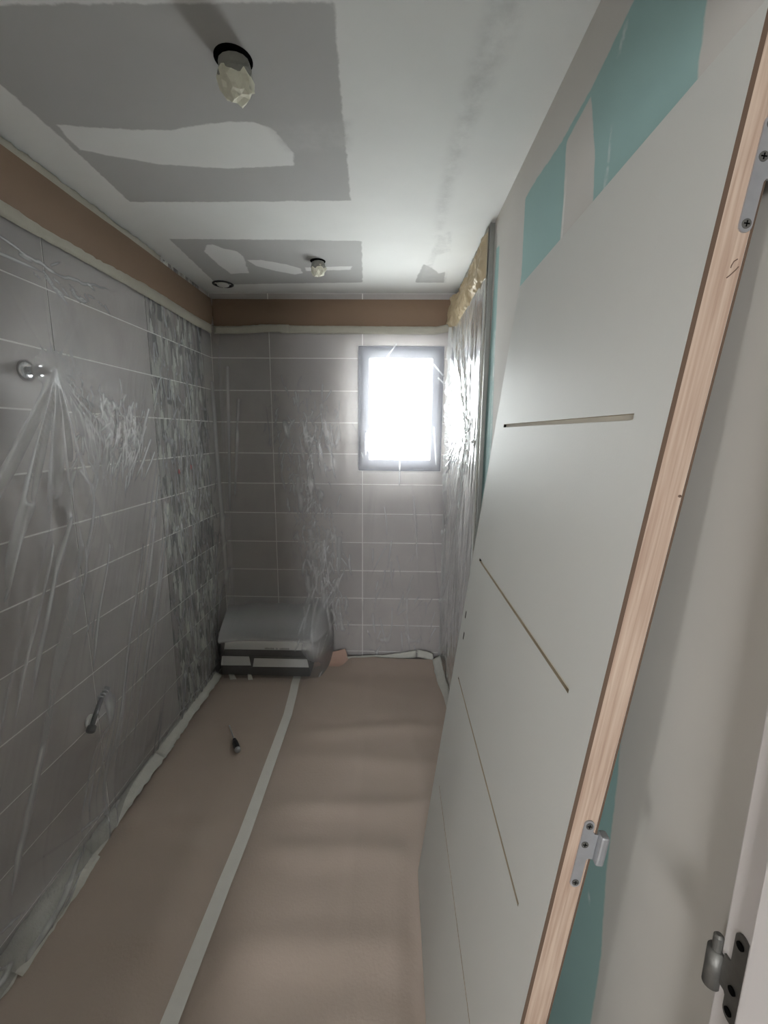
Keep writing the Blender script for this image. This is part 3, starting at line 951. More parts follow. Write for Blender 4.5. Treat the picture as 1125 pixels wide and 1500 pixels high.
def left_film(U, V):
    y, z = U, V
    top = 2.235
    free = sst(0.0, 0.16, top - z)
    h = 0.004 + 0.010 * free * fbm(y * 2.2, z * 1.4, 3)
    dy, dz = y - TIP[0], z - TIP[1]
    r = np.hypot(dy, dz) + 1e-6
    th = np.arctan2(dy, -dz)                       # 0 = straight down
    c = np.cos(th)
    Rr = np.where(c > 0, 0.26 + 0.75 * np.abs(c) ** 3, 0.26 + 0.13 * np.abs(c))
    cone = np.clip(1 - r / Rr, 0, 1)
    tent = 0.088 * cone ** 1.25
    down = sst(0.75, 0.25, np.abs(th + 0.05))
    fold = (np.abs(np.sin(th * 13.0 + 0.6)) ** 0.8 - 0.5) * 0.020 * down * sst(0.0, 0.14, r) * sst(1.05, 0.25, r)
    up = sst(1.3, 2.0, np.abs(th))
    crease = -0.002 * np.clip(np.cos(th * 11), 0, 1) ** 6 * up * sst(0.02, 0.08, r) * sst(0.42, 0.2, r)
    side = sst(0.7, 1.0, th) * sst(1.9, 1.4, th)
    fine = 0.003 * np.sin(th * 40 + 6 * vn(y * 9, z * 9, 4)) * side * sst(0.05, 0.12, r) * sst(0.5, 0.25, r)
    h = h + tent + fold + crease + fine
    # long slanting falls over the lower half
    for a, b, w, k in FALLS:
        h = h + 0.016 * k * streak(y, z, a, b, w * 1.6, 0.3)
    low = sst(1.6, 1.1, z)
    h = h + 0.004 * low * (ridge((y - 0.42 * z) * 13, (z + 0.4 * y) * 0.4, 22, 2) - 0.3)
    # diagonal falls hanging from the right of the crinkled pocket
    s2 = y - 0.22 * (1.55 - z)
    band = gs(y, z, 1.98 - 0.0 * z, 1.0, 0.22, 0.75)
    h = h + 0.008 * band * ridge((y - 0.40 * (z - 1.0)) * 16, z * 0.3, 31, 2)
    # crinkled pocket
    m = gs(y, z, 1.84, 1.58, 0.16, 0.16)
    h = h + m * (0.020 + 0.016 * (ridge((y - 0.30 * z) * 22, (z + y) * 3.6, 41, 3) - 0.35))
    # clinging bubbles above
    m2 = gs(y, z, 1.75, 1.98, 0.20, 0.11) + gs(y, z, 1.45, 2.03, 0.14, 0.10)
    h = h - 0.004 * m2 * sst(0.45, 0.62, vn(y * 7, z * 7, 44))
    # film gathered under the tape
    m3 = gs(z, y, 2.14 - 0.12 * (y - 1.4), 1.4, 0.02, 0.22)
    h = h + 0.008 * m3 * ridge(y * 12 + z * 40, z * 12, 46, 2)
    # patterned strip: small upright crinkles
    m4 = sst(2.08, 2.2, y) * sst(2.75, 2.65, y)
    h = h + m4 * free * 0.006 * (ridge((y + 0.12 * z) * 26, z * 6, 51, 3) - 0.3)
    m5 = gs(y, z, 2.45, 0.9, 0.25, 0.6)
    h = h + m5 * 0.006 * (ridge((y + 0.1 * z) * 18, z * 1.4, 52, 2) - 0.3)
    # lifted near the lower pipe end, bagging at the foot
    h = h + 0.058 * gs(y, z, 1.452, 0.505, 0.075, 0.065) + 0.02 * gs(y, z, 1.50, 0.50, 0.15, 0.2)
    h = h + 0.05 * sst(0.22, 0.0, z) * sst(1.75, 1.3, y) * (0.5 + vn(y * 6, z * 3, 61))
    # bridge the corner
    h = h + 0.075 * np.exp(-np.clip(2.79 - y, 0, 9) / 0.035) * free
    h = h * sst(0, 0.02, top - z) + 0.003
    return XL + np.maximum(h, 0.0025), y, z
pl = sheet('plastic_sheet', (0.42, 2.79), (0.006, 2.235), 0.0047, left_film, M['film_l'], attrs={'gather_glint': left_gather_glint})
tag(pl, 'clear crinkled plastic sheet over the long tiled wall, tented on the shower pipe stub', 'plastic sheet')


def back_film(U, V):
    x, z = U, V
    top = 2.235
    free = sst(0.0, 0.2, top - z)
    h = 0.010 + 0.014 * free * fbm(x * 2.5, z * 1.3, 7)
    win = sst(WIN[0] - 0.12, WIN[0] + 0.02, x) * sst(WIN[2] - 0.25, WIN[2] + 0.02, z)
    h = h + 0.055 * win * free
    # corner bridge on the left with slanting falls
    cb = np.exp(-np.clip(x + 1.10, 0, 9) / 0.06)
    h = h + 0.055 * cb * free
    h = h + 0.016 * free * gs(x, z, -1.0 - 0.10 * (1.5 - z), 1.2, 0.10, 0.9) * ridge((x - 0.10 * (z - 1.2)) * 9, z * 0.4, 71, 2)
    # crinkled belt beside the window down to the carton
    m = gs(x, z, -0.60, 1.62, 0.20, 0.22) + gs(x, z, -0.57, 1.2, 0.14, 0.28) + 1.2 * gs(x, z, -0.48, 0.72, 0.13, 0.22) + 1.2 * gs(x, z, -0.42, 0.36, 0.16, 0.16)
    h = h + m * 0.009 * (ridge((x + 0.12 * z) * 24, z * 3.0, 75, 3) - 0.3) * (0.3 + 1.2 * vn(x * 11, z * 8, 76)) + m * 0.010
    m = gs(x, z, -0.52, 0.72, 0.05, 0.2) + gs(x, z, -0.38, 0.65, 0.05, 0.2)
    h = h + 0.02 * m
    # soft upright falls right of it
    m = sst(-0.35, -0.15, x) * sst(1.4, 1.0, z)
    fan = (x - 0.05) / (0.7 + 0.6 * (1.5 - z)) * 1.4
    h = h + 0.022 * m * (ridge(fan * 7.5 + 3.3, z * 0.3, 81, 2) - 0.25)
    # draped over the cartons
    mx = sst(BX[1] + 0.10, BX[1] + 0.005, x)
    h = h + mx * sst(0.52, 0.285, z) * (YB - BX[2] + 0.012 - 0.02)
    h = h * (1 - mx * sst(0.3, 0.2, z)) + mx * sst(0.3, 0.2, z) * (YB - BX[2] + 0.010 + 0.012 * fbm(x * 8, z * 6, 83))
    # pull at the right-hand corner
    h = h + 0.05 * np.exp(-np.clip(0.345 - x, 0, 9) / 0.025) * free
    h = h + 0.02 * gs(x, z, 0.30, 1.88, 0.05, 0.12) * ridge(x * 24, z * 14, 85, 3)
    h = h * sst(0, 0.02, top - z) + 0.006
    return x, YB - np.maximum(h, 0.004), z
pb = sheet('plastic_sheet', (-1.10, 0.345), (0.006, 2.235), 0.0047, back_film, M['film'], attrs={'gather_glint': back_gather_glint})
tag(pb, 'clear crinkled plastic sheet over the tiled end wall and its window, draped on cartons', 'plastic sheet')

def right_film(U, V):
    y, z = U, V
    top = 2.26
    free = sst(0.0, 0.2, top - z)
    h = 0.010 + 0.010 * fbm(y * 3, z * 1.2, 91)
    kn = gs(y, z, 2.02, 1.565, 0.04, 0.03)
    fan = (y - 2.02) / (0.25 + np.abs(z - 1.57)) * 0.8
    h = h + free * 0.020 * (ridge(fan * 7 + 2.2, z * 0.25, 93, 2) - 0.2) * sst(1.97, 2.06, y)
    h = h + free * 0.010 * (ridge((y + 0.05 * z) * 22, z * 0.6, 95, 2) - 0.3) * sst(1.97, 2.03, y)
    h = h + 0.012 * kn * ridge(y * 60, z * 60, 97, 2)
    h = h + 0.02 * gs(y, z, 2.75, 1.85, 0.08, 0.15) * ridge(y * 22, z * 16, 98, 3)
    h = h + 0.04 * np.exp(-np.clip(2.81 - y, 0, 9) / 0.03)
    h = h * sst(0, 0.02, top - z) * sst(1.962, 1.985, y) + 0.004
    return XRT - np.maximum(h, 0.003), y, z
pr = sheet('plastic_sheet', (1.962, 2.81), (0.006, 2.26), 0.0047, right_film, M['film_r'], attrs={'gather_glint': right_gather_glint})
tag(pr, 'plastic sheet milky with painted window glare, hung in long folds between the metal trim and the window corner', 'plastic sheet')

# ------------------------------------------------------------------ paper bands and tape at the top of the walls
def band_l(U, V):
    t = (V - 2.235) / 0.175
    return XL + 0.010 + 0.014 * np.sin(np.pi * np.clip(t, 0, 1)) + 0.012 * t + 0.005 * fbm(U * 3, V * 4, 101), U, V + 0.004 * (fbm(U * 2.5, V * 0, 102) - 0.5) * 2
tag(sheet('masking_paper_band', (0.42, 2.835), (2.235, 2.41), 0.014, band_l, M['kraft_b']),
    'brown masking paper band along the top of the long tiled wall', 'masking paper')
def band_b(U, V):
    t = (V - 2.235) / 0.175
    return U, YB - 0.010 - 0.012 * np.sin(np.pi * np.clip(t, 0, 1)) - 0.010 * t - 0.004 * fbm(U * 3, V * 4, 105), V
tag(sheet('masking_paper_band', (-1.135, 0.355), (2.235, 2.408), 0.014, band_b, M['kraft_b']),
    'brown masking paper band above the window along the end wall', 'masking paper')
def band_r(U, V):
    t = (V - 2.22) / 0.19
    e = sst(1.962, 2.02, U)
    h = 0.010 + e * (0.022 * np.sin(np.pi * np.clip(t, 0, 1)) + 0.034 * (ridge(U * 11, V * 9, 111, 4) - 0.3)) + 0.035 * sst(2.70, 2.83, U)
    return XRT - np.maximum(h, 0.004), U, V - 0.02 * (fbm(U * 5, V * 0, 112) - 0.5) * 2 * sst(0.5, 0, t)
tag(sheet('masking_paper_band', (1.964, 2.835), (2.22, 2.42), 0.006, band_r, M['kraft_r']),
    'crumpled brown masking paper band above the milky sheet next to the metal trim', 'masking paper')

def ribbon(name, pts, ups, width, mat, label, group=None, seed=1, cat='tape', step=0.02, wob=0.003, lift=0.0006):
    """tape: centre line pts (list), ups: direction across the tape at each point; faceted, slightly uneven"""
    P = [Vector(p) for p in pts]
    Uv = [Vector(u).normalized() for u in ups]
    W = [width] * len(P) if not isinstance(width, (list, tuple)) else list(width)
    rr = random.Random(seed)
    vs, fs = [], []
    rows = []
    for i in range(len(P) - 1):
        L = (P[i + 1] - P[i]).length
        n = max(1, int(L / step))
        for k in range(n + (1 if i == len(P) - 2 else 0)):
            t = k / n
            p = P[i].lerp(P[i + 1], t)
            u = Uv[i].lerp(Uv[i + 1], t).normalized()
            w = W[i] * (1 - t) + W[i + 1] * t
            nrm = (P[i + 1] - P[i]).normalized().cross(u).normalized()
            rows.append((p, u, w, nrm))
    for p, u, w, nrm in rows:
        base = len(vs)
        for s in (-0.5, -0.17, 0.17, 0.5):
            q = p + u * (w * s + rr.uniform(-wob, wob) * (1 if abs(s) > 0.3 else 0.3)) + nrm * rr.uniform(-lift, lift)
            vs.append(q)
        if base:
            for k in range(3):
                fs.append((base - 4 + k, base - 3 + k, base + 1 + k, base + k))
    o = put(name, vs, fs, mat, None, True)
    md = o.modifiers.new('thickness', 'SOLIDIFY')
    md.thickness = 0.0006
    return tag(o, label, cat, group)

ribbon('masking_tape', [(XL + 0.016, 0.42, 2.240), (XL + 0.016, 1.3, 2.238), (XL + 0.016, 2.0, 2.24), (XL + 0.018, 2.6, 2.228), (XL + 0.035, 2.80, 2.222)],
       [(0.1, 0, 1)] * 5, 0.050, M['tape'], 'cream masking tape under the brown band on the long tiled wall', seed=2, wob=0.0015)
ribbon('masking_tape', [(XL + 0.012, 0.42, 2.424), (XL + 0.012, 1.5, 2.424), (XL + 0.012, 2.28, 2.426)],
       [(0.1, 0, 1)] * 3, 0.034, M['tape'], 'narrow cream tape between the brown band and the ceiling', seed=3, wob=0.004)
ribbon('masking_tape', [(-1.125, YB - 0.05, 2.222), (-1.0, YB - 0.030, 2.225), (-0.80, YB - 0.026, 2.238), (-0.66, YB - 0.026, 2.236)],
       [(0, -0.1, 1)] * 4, 0.045, M['tape'], 'cream masking tape piece on the end wall near the patterned strip corner', seed=4, wob=0.0015)
ribbon('masking_tape', [(-0.72, YB - 0.024, 2.232), (-0.3, YB - 0.024, 2.230), (0.25, YB - 0.026, 2.228), (0.33, YB - 0.040, 2.240), (0.352, YB - 0.075, 2.265)],
       [(0, -0.1, 1)] * 4 + [(0, -0.3, 1)], 0.046, M['tape'], 'long cream masking tape under the brown band above the window', seed=5, wob=0.001)
ribbon('masking_tape', [(XRT - 0.010, 1.974, 2.425), (XRT - 0.010, 1.974, 1.6), (XRT - 0.010, 1.974, 0.05)],
       [(0, 1, 0)] * 3, 0.024, M['tape'], 'cream tape edging the milky sheet along the metal trim', seed=6, wob=0.0015)
ribbon('masking_tape', [(XRT - 0.008, 1.97, 2.432), (XRT - 0.010, 2.4, 2.432), (XRT - 0.012, 2.82, 2.430)],
       [(-0.1, 0, 1)] * 3, 0.026, M['tape'], 'cream tape under the ceiling above the crumpled brown band', seed=7, wob=0.003)

# ------------------------------------------------------------------ floor paper
def wrinkle(U, V, sd):
    big = fbm(U * 0.9 + 0.4 * V, V * 2.1, sd, 2)
    soft = ridge(U * 0.8 + V * 0.25, V * 2.6, sd + 5, 1)
    long = ridge(U * 3.0, V * 0.7, sd + 9, 1)
    cr = 0
    calm = sst(0.02, 0.14, np.abs(U + 0.585))
    for y0, sl, w, k in ((2.12, 0.10, 0.05, 1.0), (1.90, -0.06, 0.06, 0.8), (1.62, 0.12, 0.05, 0.9), (1.36, -0.10, 0.06, 1.0), (1.12, 0.08, 0.06, 0.8), (0.86, -0.05, 0.07, 0.9)):
        t = (V - y0 - sl * U - 0.10 * (vn(U * 2.5, V * 0, sd + int(y0 * 10)) - 0.5)) / w
        cr = cr + k * np.exp(-t * t) * (0.3 + 0.9 * vn(U * 3.1, V * 0 + y0, sd + 3))
    return (0.020 * big + 0.014 * soft) * (0.35 + 0.65 * calm) + 0.012 * long + 0.017 * cr * calm

def paper_l(U, V):
    z = 0.001 + wrinkle(U, V, 201) * sst(XL, XL + 0.15, U) * sst(2.7, 2.5, V) * 0.9
    return U, V, z
tag(sheet('floor_paper', (XL + 0.03, -0.575), (-0.6, 2.70), 0.02, paper_l, M['kraft']),
    'brown masking paper sheet on the floor with the screwdriver on it', 'masking paper')

def paper_r(U, V):
    e = sst(0.395, 0.30, U)
    z = 0.003 + wrinkle(U, V, 231) * e * sst(-0.60, -0.50, U)
    z = z + 0.035 * sst(2.60, 2.84, V) * sst(-0.36, -0.26, U)
    dr = sst(0.02, 0.10, U) * sst(0.3, 0.8, V) * sst(1.6, 1.2, V)
    return U, V, z * (1 - 0.9 * dr)
pr_ = sheet('floor_paper', (-0.60, 0.385), (-0.6, 2.80), 0.02, paper_r, M['kraft'])
tag(pr_, 'wide brown masking paper sheet on the floor under the leaning door', 'masking paper')
# curled-up corner next to the cartons
def curl(U, V):
    a = V * 2.3
    wd = 0.30 - 0.08 * V
    x = -0.575 + U * wd + 0.03 * V
    y = 2.66 + 0.09 * np.sin(a * 0.8) + 0.05 * V + 0.035 * U
    z = 0.012 + 0.060 * (1 - np.cos(a * 0.8)) * (0.55 + 0.6 * U)
    return x, y, z
sheet('curled_corner', (0, 1), (0, 1), 0.06, curl, M['kraft_in'], pr_)

def on_floor(p):
    return (p[0], p[1], 0.014)
# tape along the joint of the two papers
jx = [(-0.600, -0.3), (-0.590, 0.90), (-0.579, 1.47), (-0.585, 2.21), (-0.60, 2.40), (-0.625, 2.66)]
def tape_on_paper(U, V):
    xs = np.interp(V, [p[1] for p in jx], [p[0] for p in jx])
    x = xs + U
    zl = paper_l(x, V)[2]
    zr = paper_r(x, V)[2]
    return x, V, np.maximum(zl, zr) + 0.0025
tag(sheet('masking_tape', (-0.0245, 0.0245), (-0.3, 2.66), 0.012, tape_on_paper, M['tape_fl']),
    'long pale tape strip down the joint of the two floor papers', 'tape')

# tape along the foot of the long wall: overlapping torn pieces
foot = [((XL + 0.045, 0.55), (XL + 0.040, 1.06), 0.080, 301), ((XL + 0.050, 0.99), (XL + 0.040, 1.36), 0.095, 302),
        ((XL + 0.036, 1.30), (XL + 0.030, 1.95), 0.060, 303), ((XL + 0.032, 1.86), (XL + 0.026, 2.60), 0.062, 304)]
foot_label = ['pale masking tape piece at the foot of the long tiled wall next to the doorway',
              'widest torn masking tape piece at the foot of the long tiled wall',
              'pale masking tape piece at the wall foot below the black pipe end',
              'pale masking tape piece at the wall foot below the patterned tile strip']
for k, (a, b, w, sd) in enumerate(foot):
    ribbon('masking_tape', [(a[0], a[1], 0.030), ((a[0] + b[0]) / 2 - 0.004, (a[1] + b[1]) / 2, 0.033), (b[0], b[1], 0.028)],
           [(1, 0, -0.55)] * 3, w, M['tape_ft'], foot_label[k],
           'foot tape pieces along the long wall', seed=sd, wob=0.004, lift=0.002)
# tape along the foot of the end wall
ribbon('masking_tape', [(-0.315, 2.795, 0.030), (-0.19, 2.81, 0.036), (-0.06, 2.825, 0.046), (0.06, 2.825, 0.052), (0.175, 2.825, 0.075)],
       [(0, 0.5, 1), (0, 0.5, 1), (0, 0.4, 1), (0, 0.4, 1), (0.1, 0.3, 1)], [0.050, 0.046, 0.026, 0.044, 0.052], M['tape_ft'],
       'wavy masking tape along the foot of the end wall under the window', seed=311, wob=0.003)
ribbon('masking_tape', [(0.185, 2.825, 0.078), (0.25, 2.815, 0.072), (0.295, 2.80, 0.060)],
       [(0, 0.4, 1), (0, 0.4, 1), (-0.15, 0.4, 1)], 0.050, M['tape_ft'],
       'short bent masking tape piece at the foot of the corner beyond the door', seed=312, wob=0.002)
ribbon('masking_tape', [(0.315, 2.79, 0.070), (0.325, 2.65, 0.030), (0.335, 2.45, 0.022), (0.345, 2.1, 0.020), (0.345, 1.98, 0.02)],
       [(1, 0.2, 0.5), (1, 0, 0.5), (1, 0, 0.4), (1, 0, 0.3), (1, 0, 0.3)], 0.062, M['tape_ft'],
       'masking tape at the foot of the milky sheet running to the trim', seed=313, wob=0.003)

# torn scraps in front of the cartons
for k, (x, y, z, s) in enumerate(((-1.05, 2.585, 0.022, 0.05), (-0.93, 2.585, 0.025, 0.035))):
    rr = random.Random(320 + k)
    vs = [(x, y - 0.01, z), (x + s, y - 0.03, z - 0.012), (x + s * 0.55, y - 0.045, z - 0.016), (x + s * 0.2, y - 0.04, z - 0.014), (x - s * 0.3, y, z + 0.012), (x + s * 0.4, y, z + 0.01)]
    o = put('paper_scrap', vs, [(0, 1, 5), (0, 2, 1), (0, 3, 2), (0, 4, 3), (0, 5, 4)], M['tape_ft'])
    o.modifiers.new('thickness', 'SOLIDIFY').thickness = 0.0008
    tag(o, ('larger' if k == 0 else 'smaller') + ' torn scrap of masking paper on the floor before the wrapped cartons', 'paper scrap', 'paper scraps at the cartons')

# ------------------------------------------------------------------ cartons under the end-wall sheet
def carton(x0, x1, y0, y1, z0, z1, lab, rot, label, texty):
    cx, cy = (x0 + x1) / 2, (y0 + y1) / 2
    t = empty('flat_carton', (cx, cy, z0), (0, 0, rot))
    hx_, hy, hz = (x1 - x0) / 2, (y1 - y0) / 2, z1 - z0
    box('body', (-hx_, -hy, 0), (hx_, hy, hz), M['carton'], t, 0.004)
    for a, b, c, d in lab:
        # printed pale band wrapping over the long front edge
        o = put('printed_band', [(a * hx_, -hy - 0.0012, c * hz), (b * hx_, -hy - 0.0012, c * hz + 0.003), (b * hx_ - 0.01, -hy - 0.0012, d * hz), (a * hx_ + 0.012, -hy - 0.0012, d * hz),
                                 (a * hx_, -hy + 0.002, c * hz), (b * hx_, -hy + 0.002, c * hz + 0.003), (b * hx_ - 0.01, -hy + 0.002, d * hz), (a * hx_ + 0.012, -hy + 0.002, d * hz)],
                [(0, 1, 2, 3), (7, 6, 5, 4), (0, 4, 5, 1), (1, 5, 6, 2), (2, 6, 7, 3), (3, 7, 4, 0)], M['label'], t)
        if texty:
            # small unreadable lettering: two words and a sign between them
            bm = bmesh.new()
            rr = random.Random(9)
            xx = texty[0]
            for wlen in (6, 1, 6):
                for q in range(wlen):
                    wq = rr.uniform(0.006, 0.010)
                    zq = texty[1]
                    bbox(bm, (xx, -hy - 0.0018, zq), (xx + 0.002, -hy - 0.001, zq + rr.uniform(0.009, 0.013)))
                    bbox(bm, (xx, -hy - 0.0018, zq), (xx + wq, -hy - 0.001, zq + 0.002))
                    bbox(bm, (xx + wq - 0.002, -hy - 0.0018, zq), (xx + wq, -hy - 0.001, zq + 0.009))
                    xx += wq + 0.003
                xx += 0.012
            from_bm('lettering', bm, M['ink'], o)
    return tag(t, label, 'carton')
carton(-1.125, -0.535, 2.612, 2.835, 0.012, 0.150, [(-1.0, -0.32, 0.50, 0.98), (-0.28, 0.98, 0.46, 0.90)], 0.0,
       'dark flat carton with white printed band, lower of the pair on the floor', None)
carton(-1.10, -0.50, 2.622, 2.84, 0.1515, 0.262, [(-1.0, 1.0, 0.36, 0.98)], 0.0,
       'dark flat carton with white printed band and small lettering, on top of another', (-0.03, 0.046))

# ------------------------------------------------------------------ pipe ends on the long wall
t = tag(empty('shower_pipe_stub', (XL, TIP[0], TIP[1])), 'chrome shower pipe stub poking out under the tented plastic sheet', 'pipe stub')
bm = bmesh.new()
lathe(bm, [(0.034, 0.0), (0.034, 0.004), (0.028, 0.010), (0.016, 0.012)], (0, 0, 0), (1, 0, 0))
from_bm('wall_flange', bm, M['chrome'], t, True)
bm = bmesh.new()
lathe(bm, [(0.013, 0.008), (0.013, 0.055), (0.010, 0.058), (0.010, 0.080), (0.008, 0.082)], (0, 0, 0), (1, 0, 0))
from_bm('pipe', bm, M['chrome'], t, True)
bm = bmesh.new()
lathe(bm, [(0.017, 0.028), (0.0185, 0.030), (0.0185, 0.048), (0.017, 0.050)], (0, 0, 0), (1, 0, 0), 6)
from_bm('collar_nut', bm, M['chrome'], t)

t = tag(empty('waste_pipe_end', (XL, 1.47, 0.52)), 'black ribbed pipe end with a pale cap low on the long wall', 'pipe end')
bm = bmesh.new()
pth = [(0.004, 0.10, 0.035), (0.012, 0.07, 0.025), (0.020, 0.04, 0.015), (0.028, 0.01, 0.002), (0.034, -0.015, -0.012), (0.037, -0.03, -0.024)]
tube(bm, pth, 0.009, 12)
from_bm('pipe', bm, M['black'], t, True)
bm = bmesh.new()
lathe(bm, [(0.012, 0), (0.016, 0.003), (0.016, 0.022), (0.012, 0.026)], (0.036, -0.024, -0.020), (0.15, -0.7, -0.5))
from_bm('end_ferrule', bm, M['black'], t, True)
for k in range(4):
    bm = bmesh.new()
    c0 = Vector((0.006, 0.075 + 0.014 * k, 0.028 + 0.005 * k))
    ax = Vector((-0.2, 0.9, 0.35)).normalized()
    lathe(bm, [(0.010, -0.003), (0.0125, -0.002), (0.0125, 0.002), (0.010, 0.003)], c0, ax, 16)
    from_bm('rib', bm, M['steel'], t)
bm = bmesh.new()
lathe(bm, [(0.020, 0.0), (0.024, 0.002), (0.024, 0.016), (0.015, 0.024), (0.005, 0.026)], (0.003, 0.005, -0.022), (1, -0.1, 0))
from_bm('pale_cap', bm, M['label'], t, True)

# ------------------------------------------------------------------ ceiling fittings
def lamp_holder(name, x, y, r, ln, seed, label):
    t = tag(empty(name, (x, y, H)), label, 'lamp holder', 'masked lamp holders on the ceiling')
    bm = bmesh.new()
    lathe(bm, [(r * 1.02, -0.0005), (r * 1.02, 0.0012), (r * 0.86, 0.0014)], (0, 0, 0), (0, 0, -1), 28)
    from_bm('ceiling_hole', bm, M['hole'], t)
    rr = random.Random(seed)
    bm = bmesh.new()
    tilt = Vector((0.06, 0.10, -1)).normalized()
    lathe(bm, [(r * 0.5, 0.0), (r * 0.82, 0.006), (r * 0.86, ln * 0.30), (r * 0.96, ln * 0.46), (r * 0.8, ln * 0.62)], (0, 0, 0.001), tilt, 14)
    for v in bm.verts:
        if v.co.z < -0.010:
            v.co += Vector((rr.uniform(-1, 1), rr.uniform(-1, 1), rr.uniform(-1, 1))) * r * 0.06
    from_bm('socket', bm, M['socket'], t)
    bm = bmesh.new()
    bmesh.ops.create_icosphere(bm, subdivisions=3, radius=1.0)
    for v in bm.verts:
        n = v.co.normalized()
        q = 1 + 0.16 * math.sin(5.1 * n.x + 3.3 * n.z + seed) * math.sin(4.3 * n.y + 1.7 * seed) + rr.uniform(-0.09, 0.09)
        v.co = Vector((n.x * r * 0.92 * q, n.y * r * 0.92 * q, n.z * r * 0.78 * q))
        if n.z < -0.5:
            v.co.z -= rr.choice((0, 0, 0.5)) * r * 0.15
        v.co += tilt * (ln * 0.62)
    from_bm('crumpled_wrap', bm, M['wrap'], t)
    return t
lamp_holder('lamp_holder', -0.383, 1.166, 0.043, 0.072, 3, 'lamp holder wrapped in crumpled cream tape beside the long compound smear')
lamp_holder('lamp_holder', -0.394, 2.36, 0.038, 0.064, 8, 'lamp holder wrapped in crumpled cream tape near the end wall')
t = tag(empty('extractor_vent', (-1.008, 2.70, H)), 'small round black-ringed vent in the ceiling corner over the patterned strip', 'vent')
bm = bmesh.new()
lathe(bm, [(0.060, 0.0), (0.060, 0.004), (0.055, 0.006), (0.048, 0.005), (0.046, 0.0015)], (0, 0, 0), (0, 0, -1), 36)
from_bm('ring', bm, M['black'], t, True)
bm = bmesh.new()
lathe(bm, [(0.034, 0.0), (0.034, 0.008), (0.028, 0.012), (0.010, 0.014)], (0, 0, 0), (0, 0, -1), 30)
disc = from_bm('centre_disc', bm, M['white'], t, True)
for k in range(3):
    a = k * 2.094 + 0.3
    box('spoke', (-0.003, 0.034, -0.0075), (0.003, 0.050, -0.0045), M['white'], t).rotation_euler = (0, 0, a)

# ------------------------------------------------------------------ screwdriver
sd_a, sd_b = Vector((-0.868, 2.075, 0)), Vector((-0.752, 1.882, 0))
sdv = (sd_b - sd_a).normalized()
ang = math.atan2(sdv.y, sdv.x)
mid = (sd_a + sd_b) / 2
zp = float(paper_l(np.array([[mid.x]]), np.array([[mid.y]]))[2][0, 0]) + 0.004
zh = float(paper_l(np.array([[sd_b.x]]), np.array([[sd_b.y]]))[2][0, 0])
t = tag(empty('screwdriver', (sd_a.x, sd_a.y, zh + 0.016), (0, 0, ang)), 'screwdriver with a black handle and thin shaft lying on the floor paper', 'screwdriver')
bm = bmesh.new()
cyl(bm, (0, 0, -0.006), (0.135, 0, 0.0), 0.0032, seg=12)
bbox(bm, (-0.006, -0.004, -0.0075), (0.008, 0.004, -0.005))
from_bm('shaft', bm, M['steel'], t)
bm = bmesh.new()
lathe(bm, [(0.006, 0.128), (0.010, 0.131), (0.0115, 0.142), (0.0145, 0.158), (0.0155, 0.190), (0.0140, 0.208)], (0, 0, 0), (1, 0, 0), 8)
hd = from_bm('handle', bm, M['black'], t)
bm = bmesh.new()
lathe(bm, [(0.0138, 0.207), (0.0145, 0.212), (0.0125, 0.222), (0.006, 0.226)], (0, 0, 0), (1, 0, 0), 16)
from_bm('end_cap', bm, M['steel'], hd, True)

# ------------------------------------------------------------------ door leaf leaning on the right wall
TH, DW, DL = 0.040, 0.835, 2.020
LEAN = math.atan2(0.2424, 1.9961)
dl = empty('door_leaf', (0.1089, 0.4996, 0.0085), (0, LEAN, 0))
tag(dl, 'grey primed door leaf with cut grooves, unhung and leaning on the wall', 'door')
# local axes: x through the thickness, y across (0 = hinge edge, towards the camera), z along
yfar = DW
SK, SB = 0.0055, 0.003
gro = []
for za, y0, y1, gw in ((1.627, 0.072, yfar - 0.100, 0.0085), (1.236, 0.077, yfar - 0.092, 0.009), (0.848, 0.081, yfar - 0.088, 0.007), (0.455, 0.085, yfar - 0.09, 0.005)):
    gro.append((y0, y1, za - gw / 2, za + gw / 2))
slots = [(yfar - 0.048, yfar - 0.036, 1.026, 1.050), (yfar - 0.070, yfar - 0.058, 0.965, 0.989)]
plate('front_skin', (0, yfar), (0, DL), gro + slots, 0.0, SK, (1, 2, 0), M['door'], dl, side_mat=M['mdf'], hole_mat=M['groove_side'])
plate('back_skin', (0, yfar), (0, DL), [], TH, TH - SB, (1, 2, 0), M['door'], dl, side_mat=M['mdf'])
box('hinge_stile', (SK, 0.0005, 0.0), (TH - SB, 0.045, DL), M['wood'], dl)
box('lock_stile', (SK, yfar - 0.04, 0.0), (TH - SB, yfar - 0.0005, DL), M['wood'], dl)
box('bottom_rail', (SK, 0.045, 0.0), (TH - SB, yfar - 0.04, 0.06), M['wood'], dl)
box('top_rail', (SK, 0.045, DL - 0.06), (TH - SB, yfar - 0.04, DL), M['wood'], dl)
core = box('core', (SK, 0.045, 0.06), (TH - SB, yfar - 0.04, DL - 0.06), M['groove'], dl)
for g in gro[:3]:
    bm = bmesh.new()
    cyl(bm, (0.0006, g[1] - 0.003, (g[2] + g[3]) / 2), (SK + 0.0005, g[1] - 0.003, (g[2] + g[3]) / 2), 0.0036, seg=14)
    from_bm('pin_hole', bm, M['hole'], core)
for s in slots:
    box('slot', (0.0003, s[0], s[2]), (SK + 0.0002, s[1], s[3]), M['hole'], core)

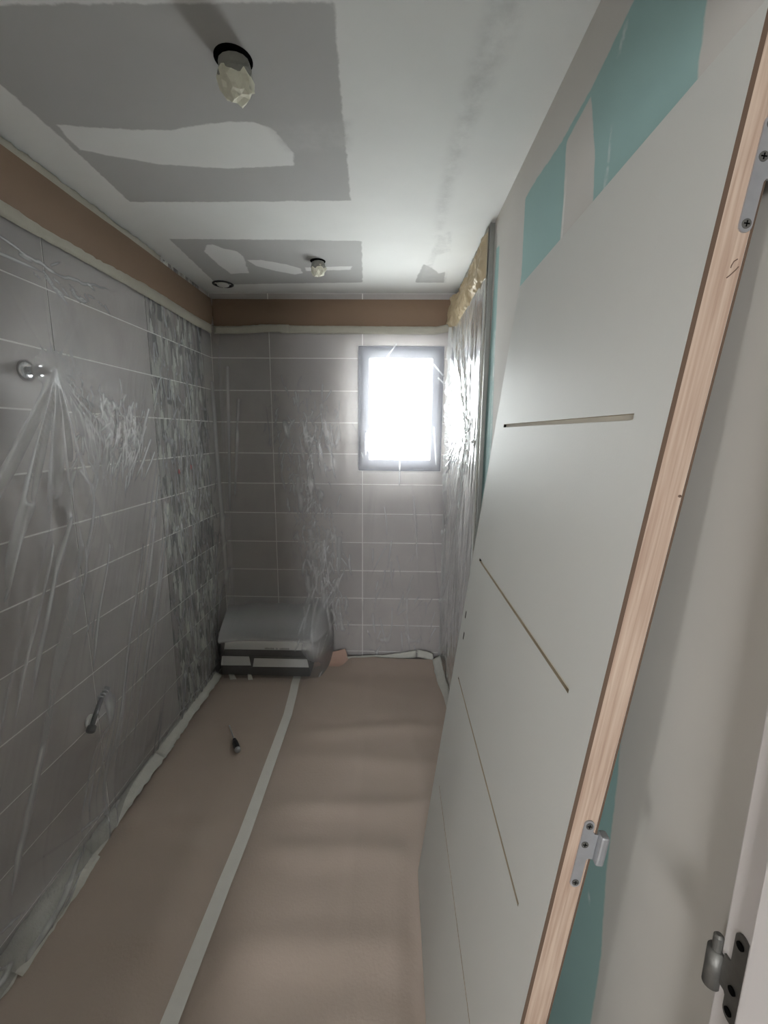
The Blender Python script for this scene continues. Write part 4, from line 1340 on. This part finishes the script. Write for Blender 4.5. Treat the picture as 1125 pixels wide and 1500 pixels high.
def leaf_hinge(zt, zb, tab0, tab1, xa):
    """plate let into the edge; zt/zb ends, tab towards the knuckle"""
    zc = (zt + zb) / 2
    pl_ = outline_prism('hinge', hinge_outline(0.0135, zt - zc, zb - zc, tab0 - zc, tab1 - zc, 0.0215),
                        lambda a, b, t_: (xa + a, t_, zc + b), -0.0016, 0.0015, M['steel'], dl)
    bm = bmesh.new()
    kx = xa + 0.0275
    bbox(bm, (kx - 0.0055, -0.010, tab0 - 0.002), (kx + 0.0055, 0.004, tab1 + 0.004), 0.003)
    from_bm('knuckle', bm, M['steel'], pl_)
    for zz in (zt - 0.008, zt - 0.037, zb + 0.008):
        bm = bmesh.new()
        cyl(bm, (xa + 0.0068, -0.0024, zz), (xa + 0.0068, -0.0010, zz), 0.0048, seg=18)
        s_ = from_bm('screw', bm, M['dull'], pl_)
        bm = bmesh.new()
        bbox(bm, (xa + 0.0068 - 0.003, -0.0026, zz - 0.0007), (xa + 0.0068 + 0.003, -0.0022, zz + 0.0007))
        bbox(bm, (xa + 0.0068 - 0.0007, -0.0026, zz - 0.003), (xa + 0.0068 + 0.0007, -0.0022, zz + 0.003))
        from_bm('screw_cross', bm, M['hole'], s_)
leaf_hinge(1.0985, 0.992, 1.040, 1.079, 0.0200)
leaf_hinge(1.922, 1.8155, 1.866, 1.905, 0.0235)
# pencilled mark and a knot on the raw edge
bm = bmesh.new()
for pts in ([(0.0315, 1.7905), (0.0285, 1.788), (0.0270, 1.784), (0.0268, 1.7815)], [(0.0345, 1.7835), (0.0320, 1.7795), (0.0280, 1.7745), (0.0252, 1.7715)]):
    tube(bm, [(a, -0.0003, b) for a, b in pts], 0.00055, 6)
from_bm('pencil_mark', bm, M['pencil'], dl)
bm = bmesh.new()
bmesh.ops.create_uvsphere(bm, u_segments=12, v_segments=8, radius=1.0, matrix=Matrix.Translation((0.0352, 0.0004, 1.539)) @ Matrix.Diagonal((0.0022, 0.0008, 0.0016, 1)))
from_bm('knot', bm, M['pencil'], dl)
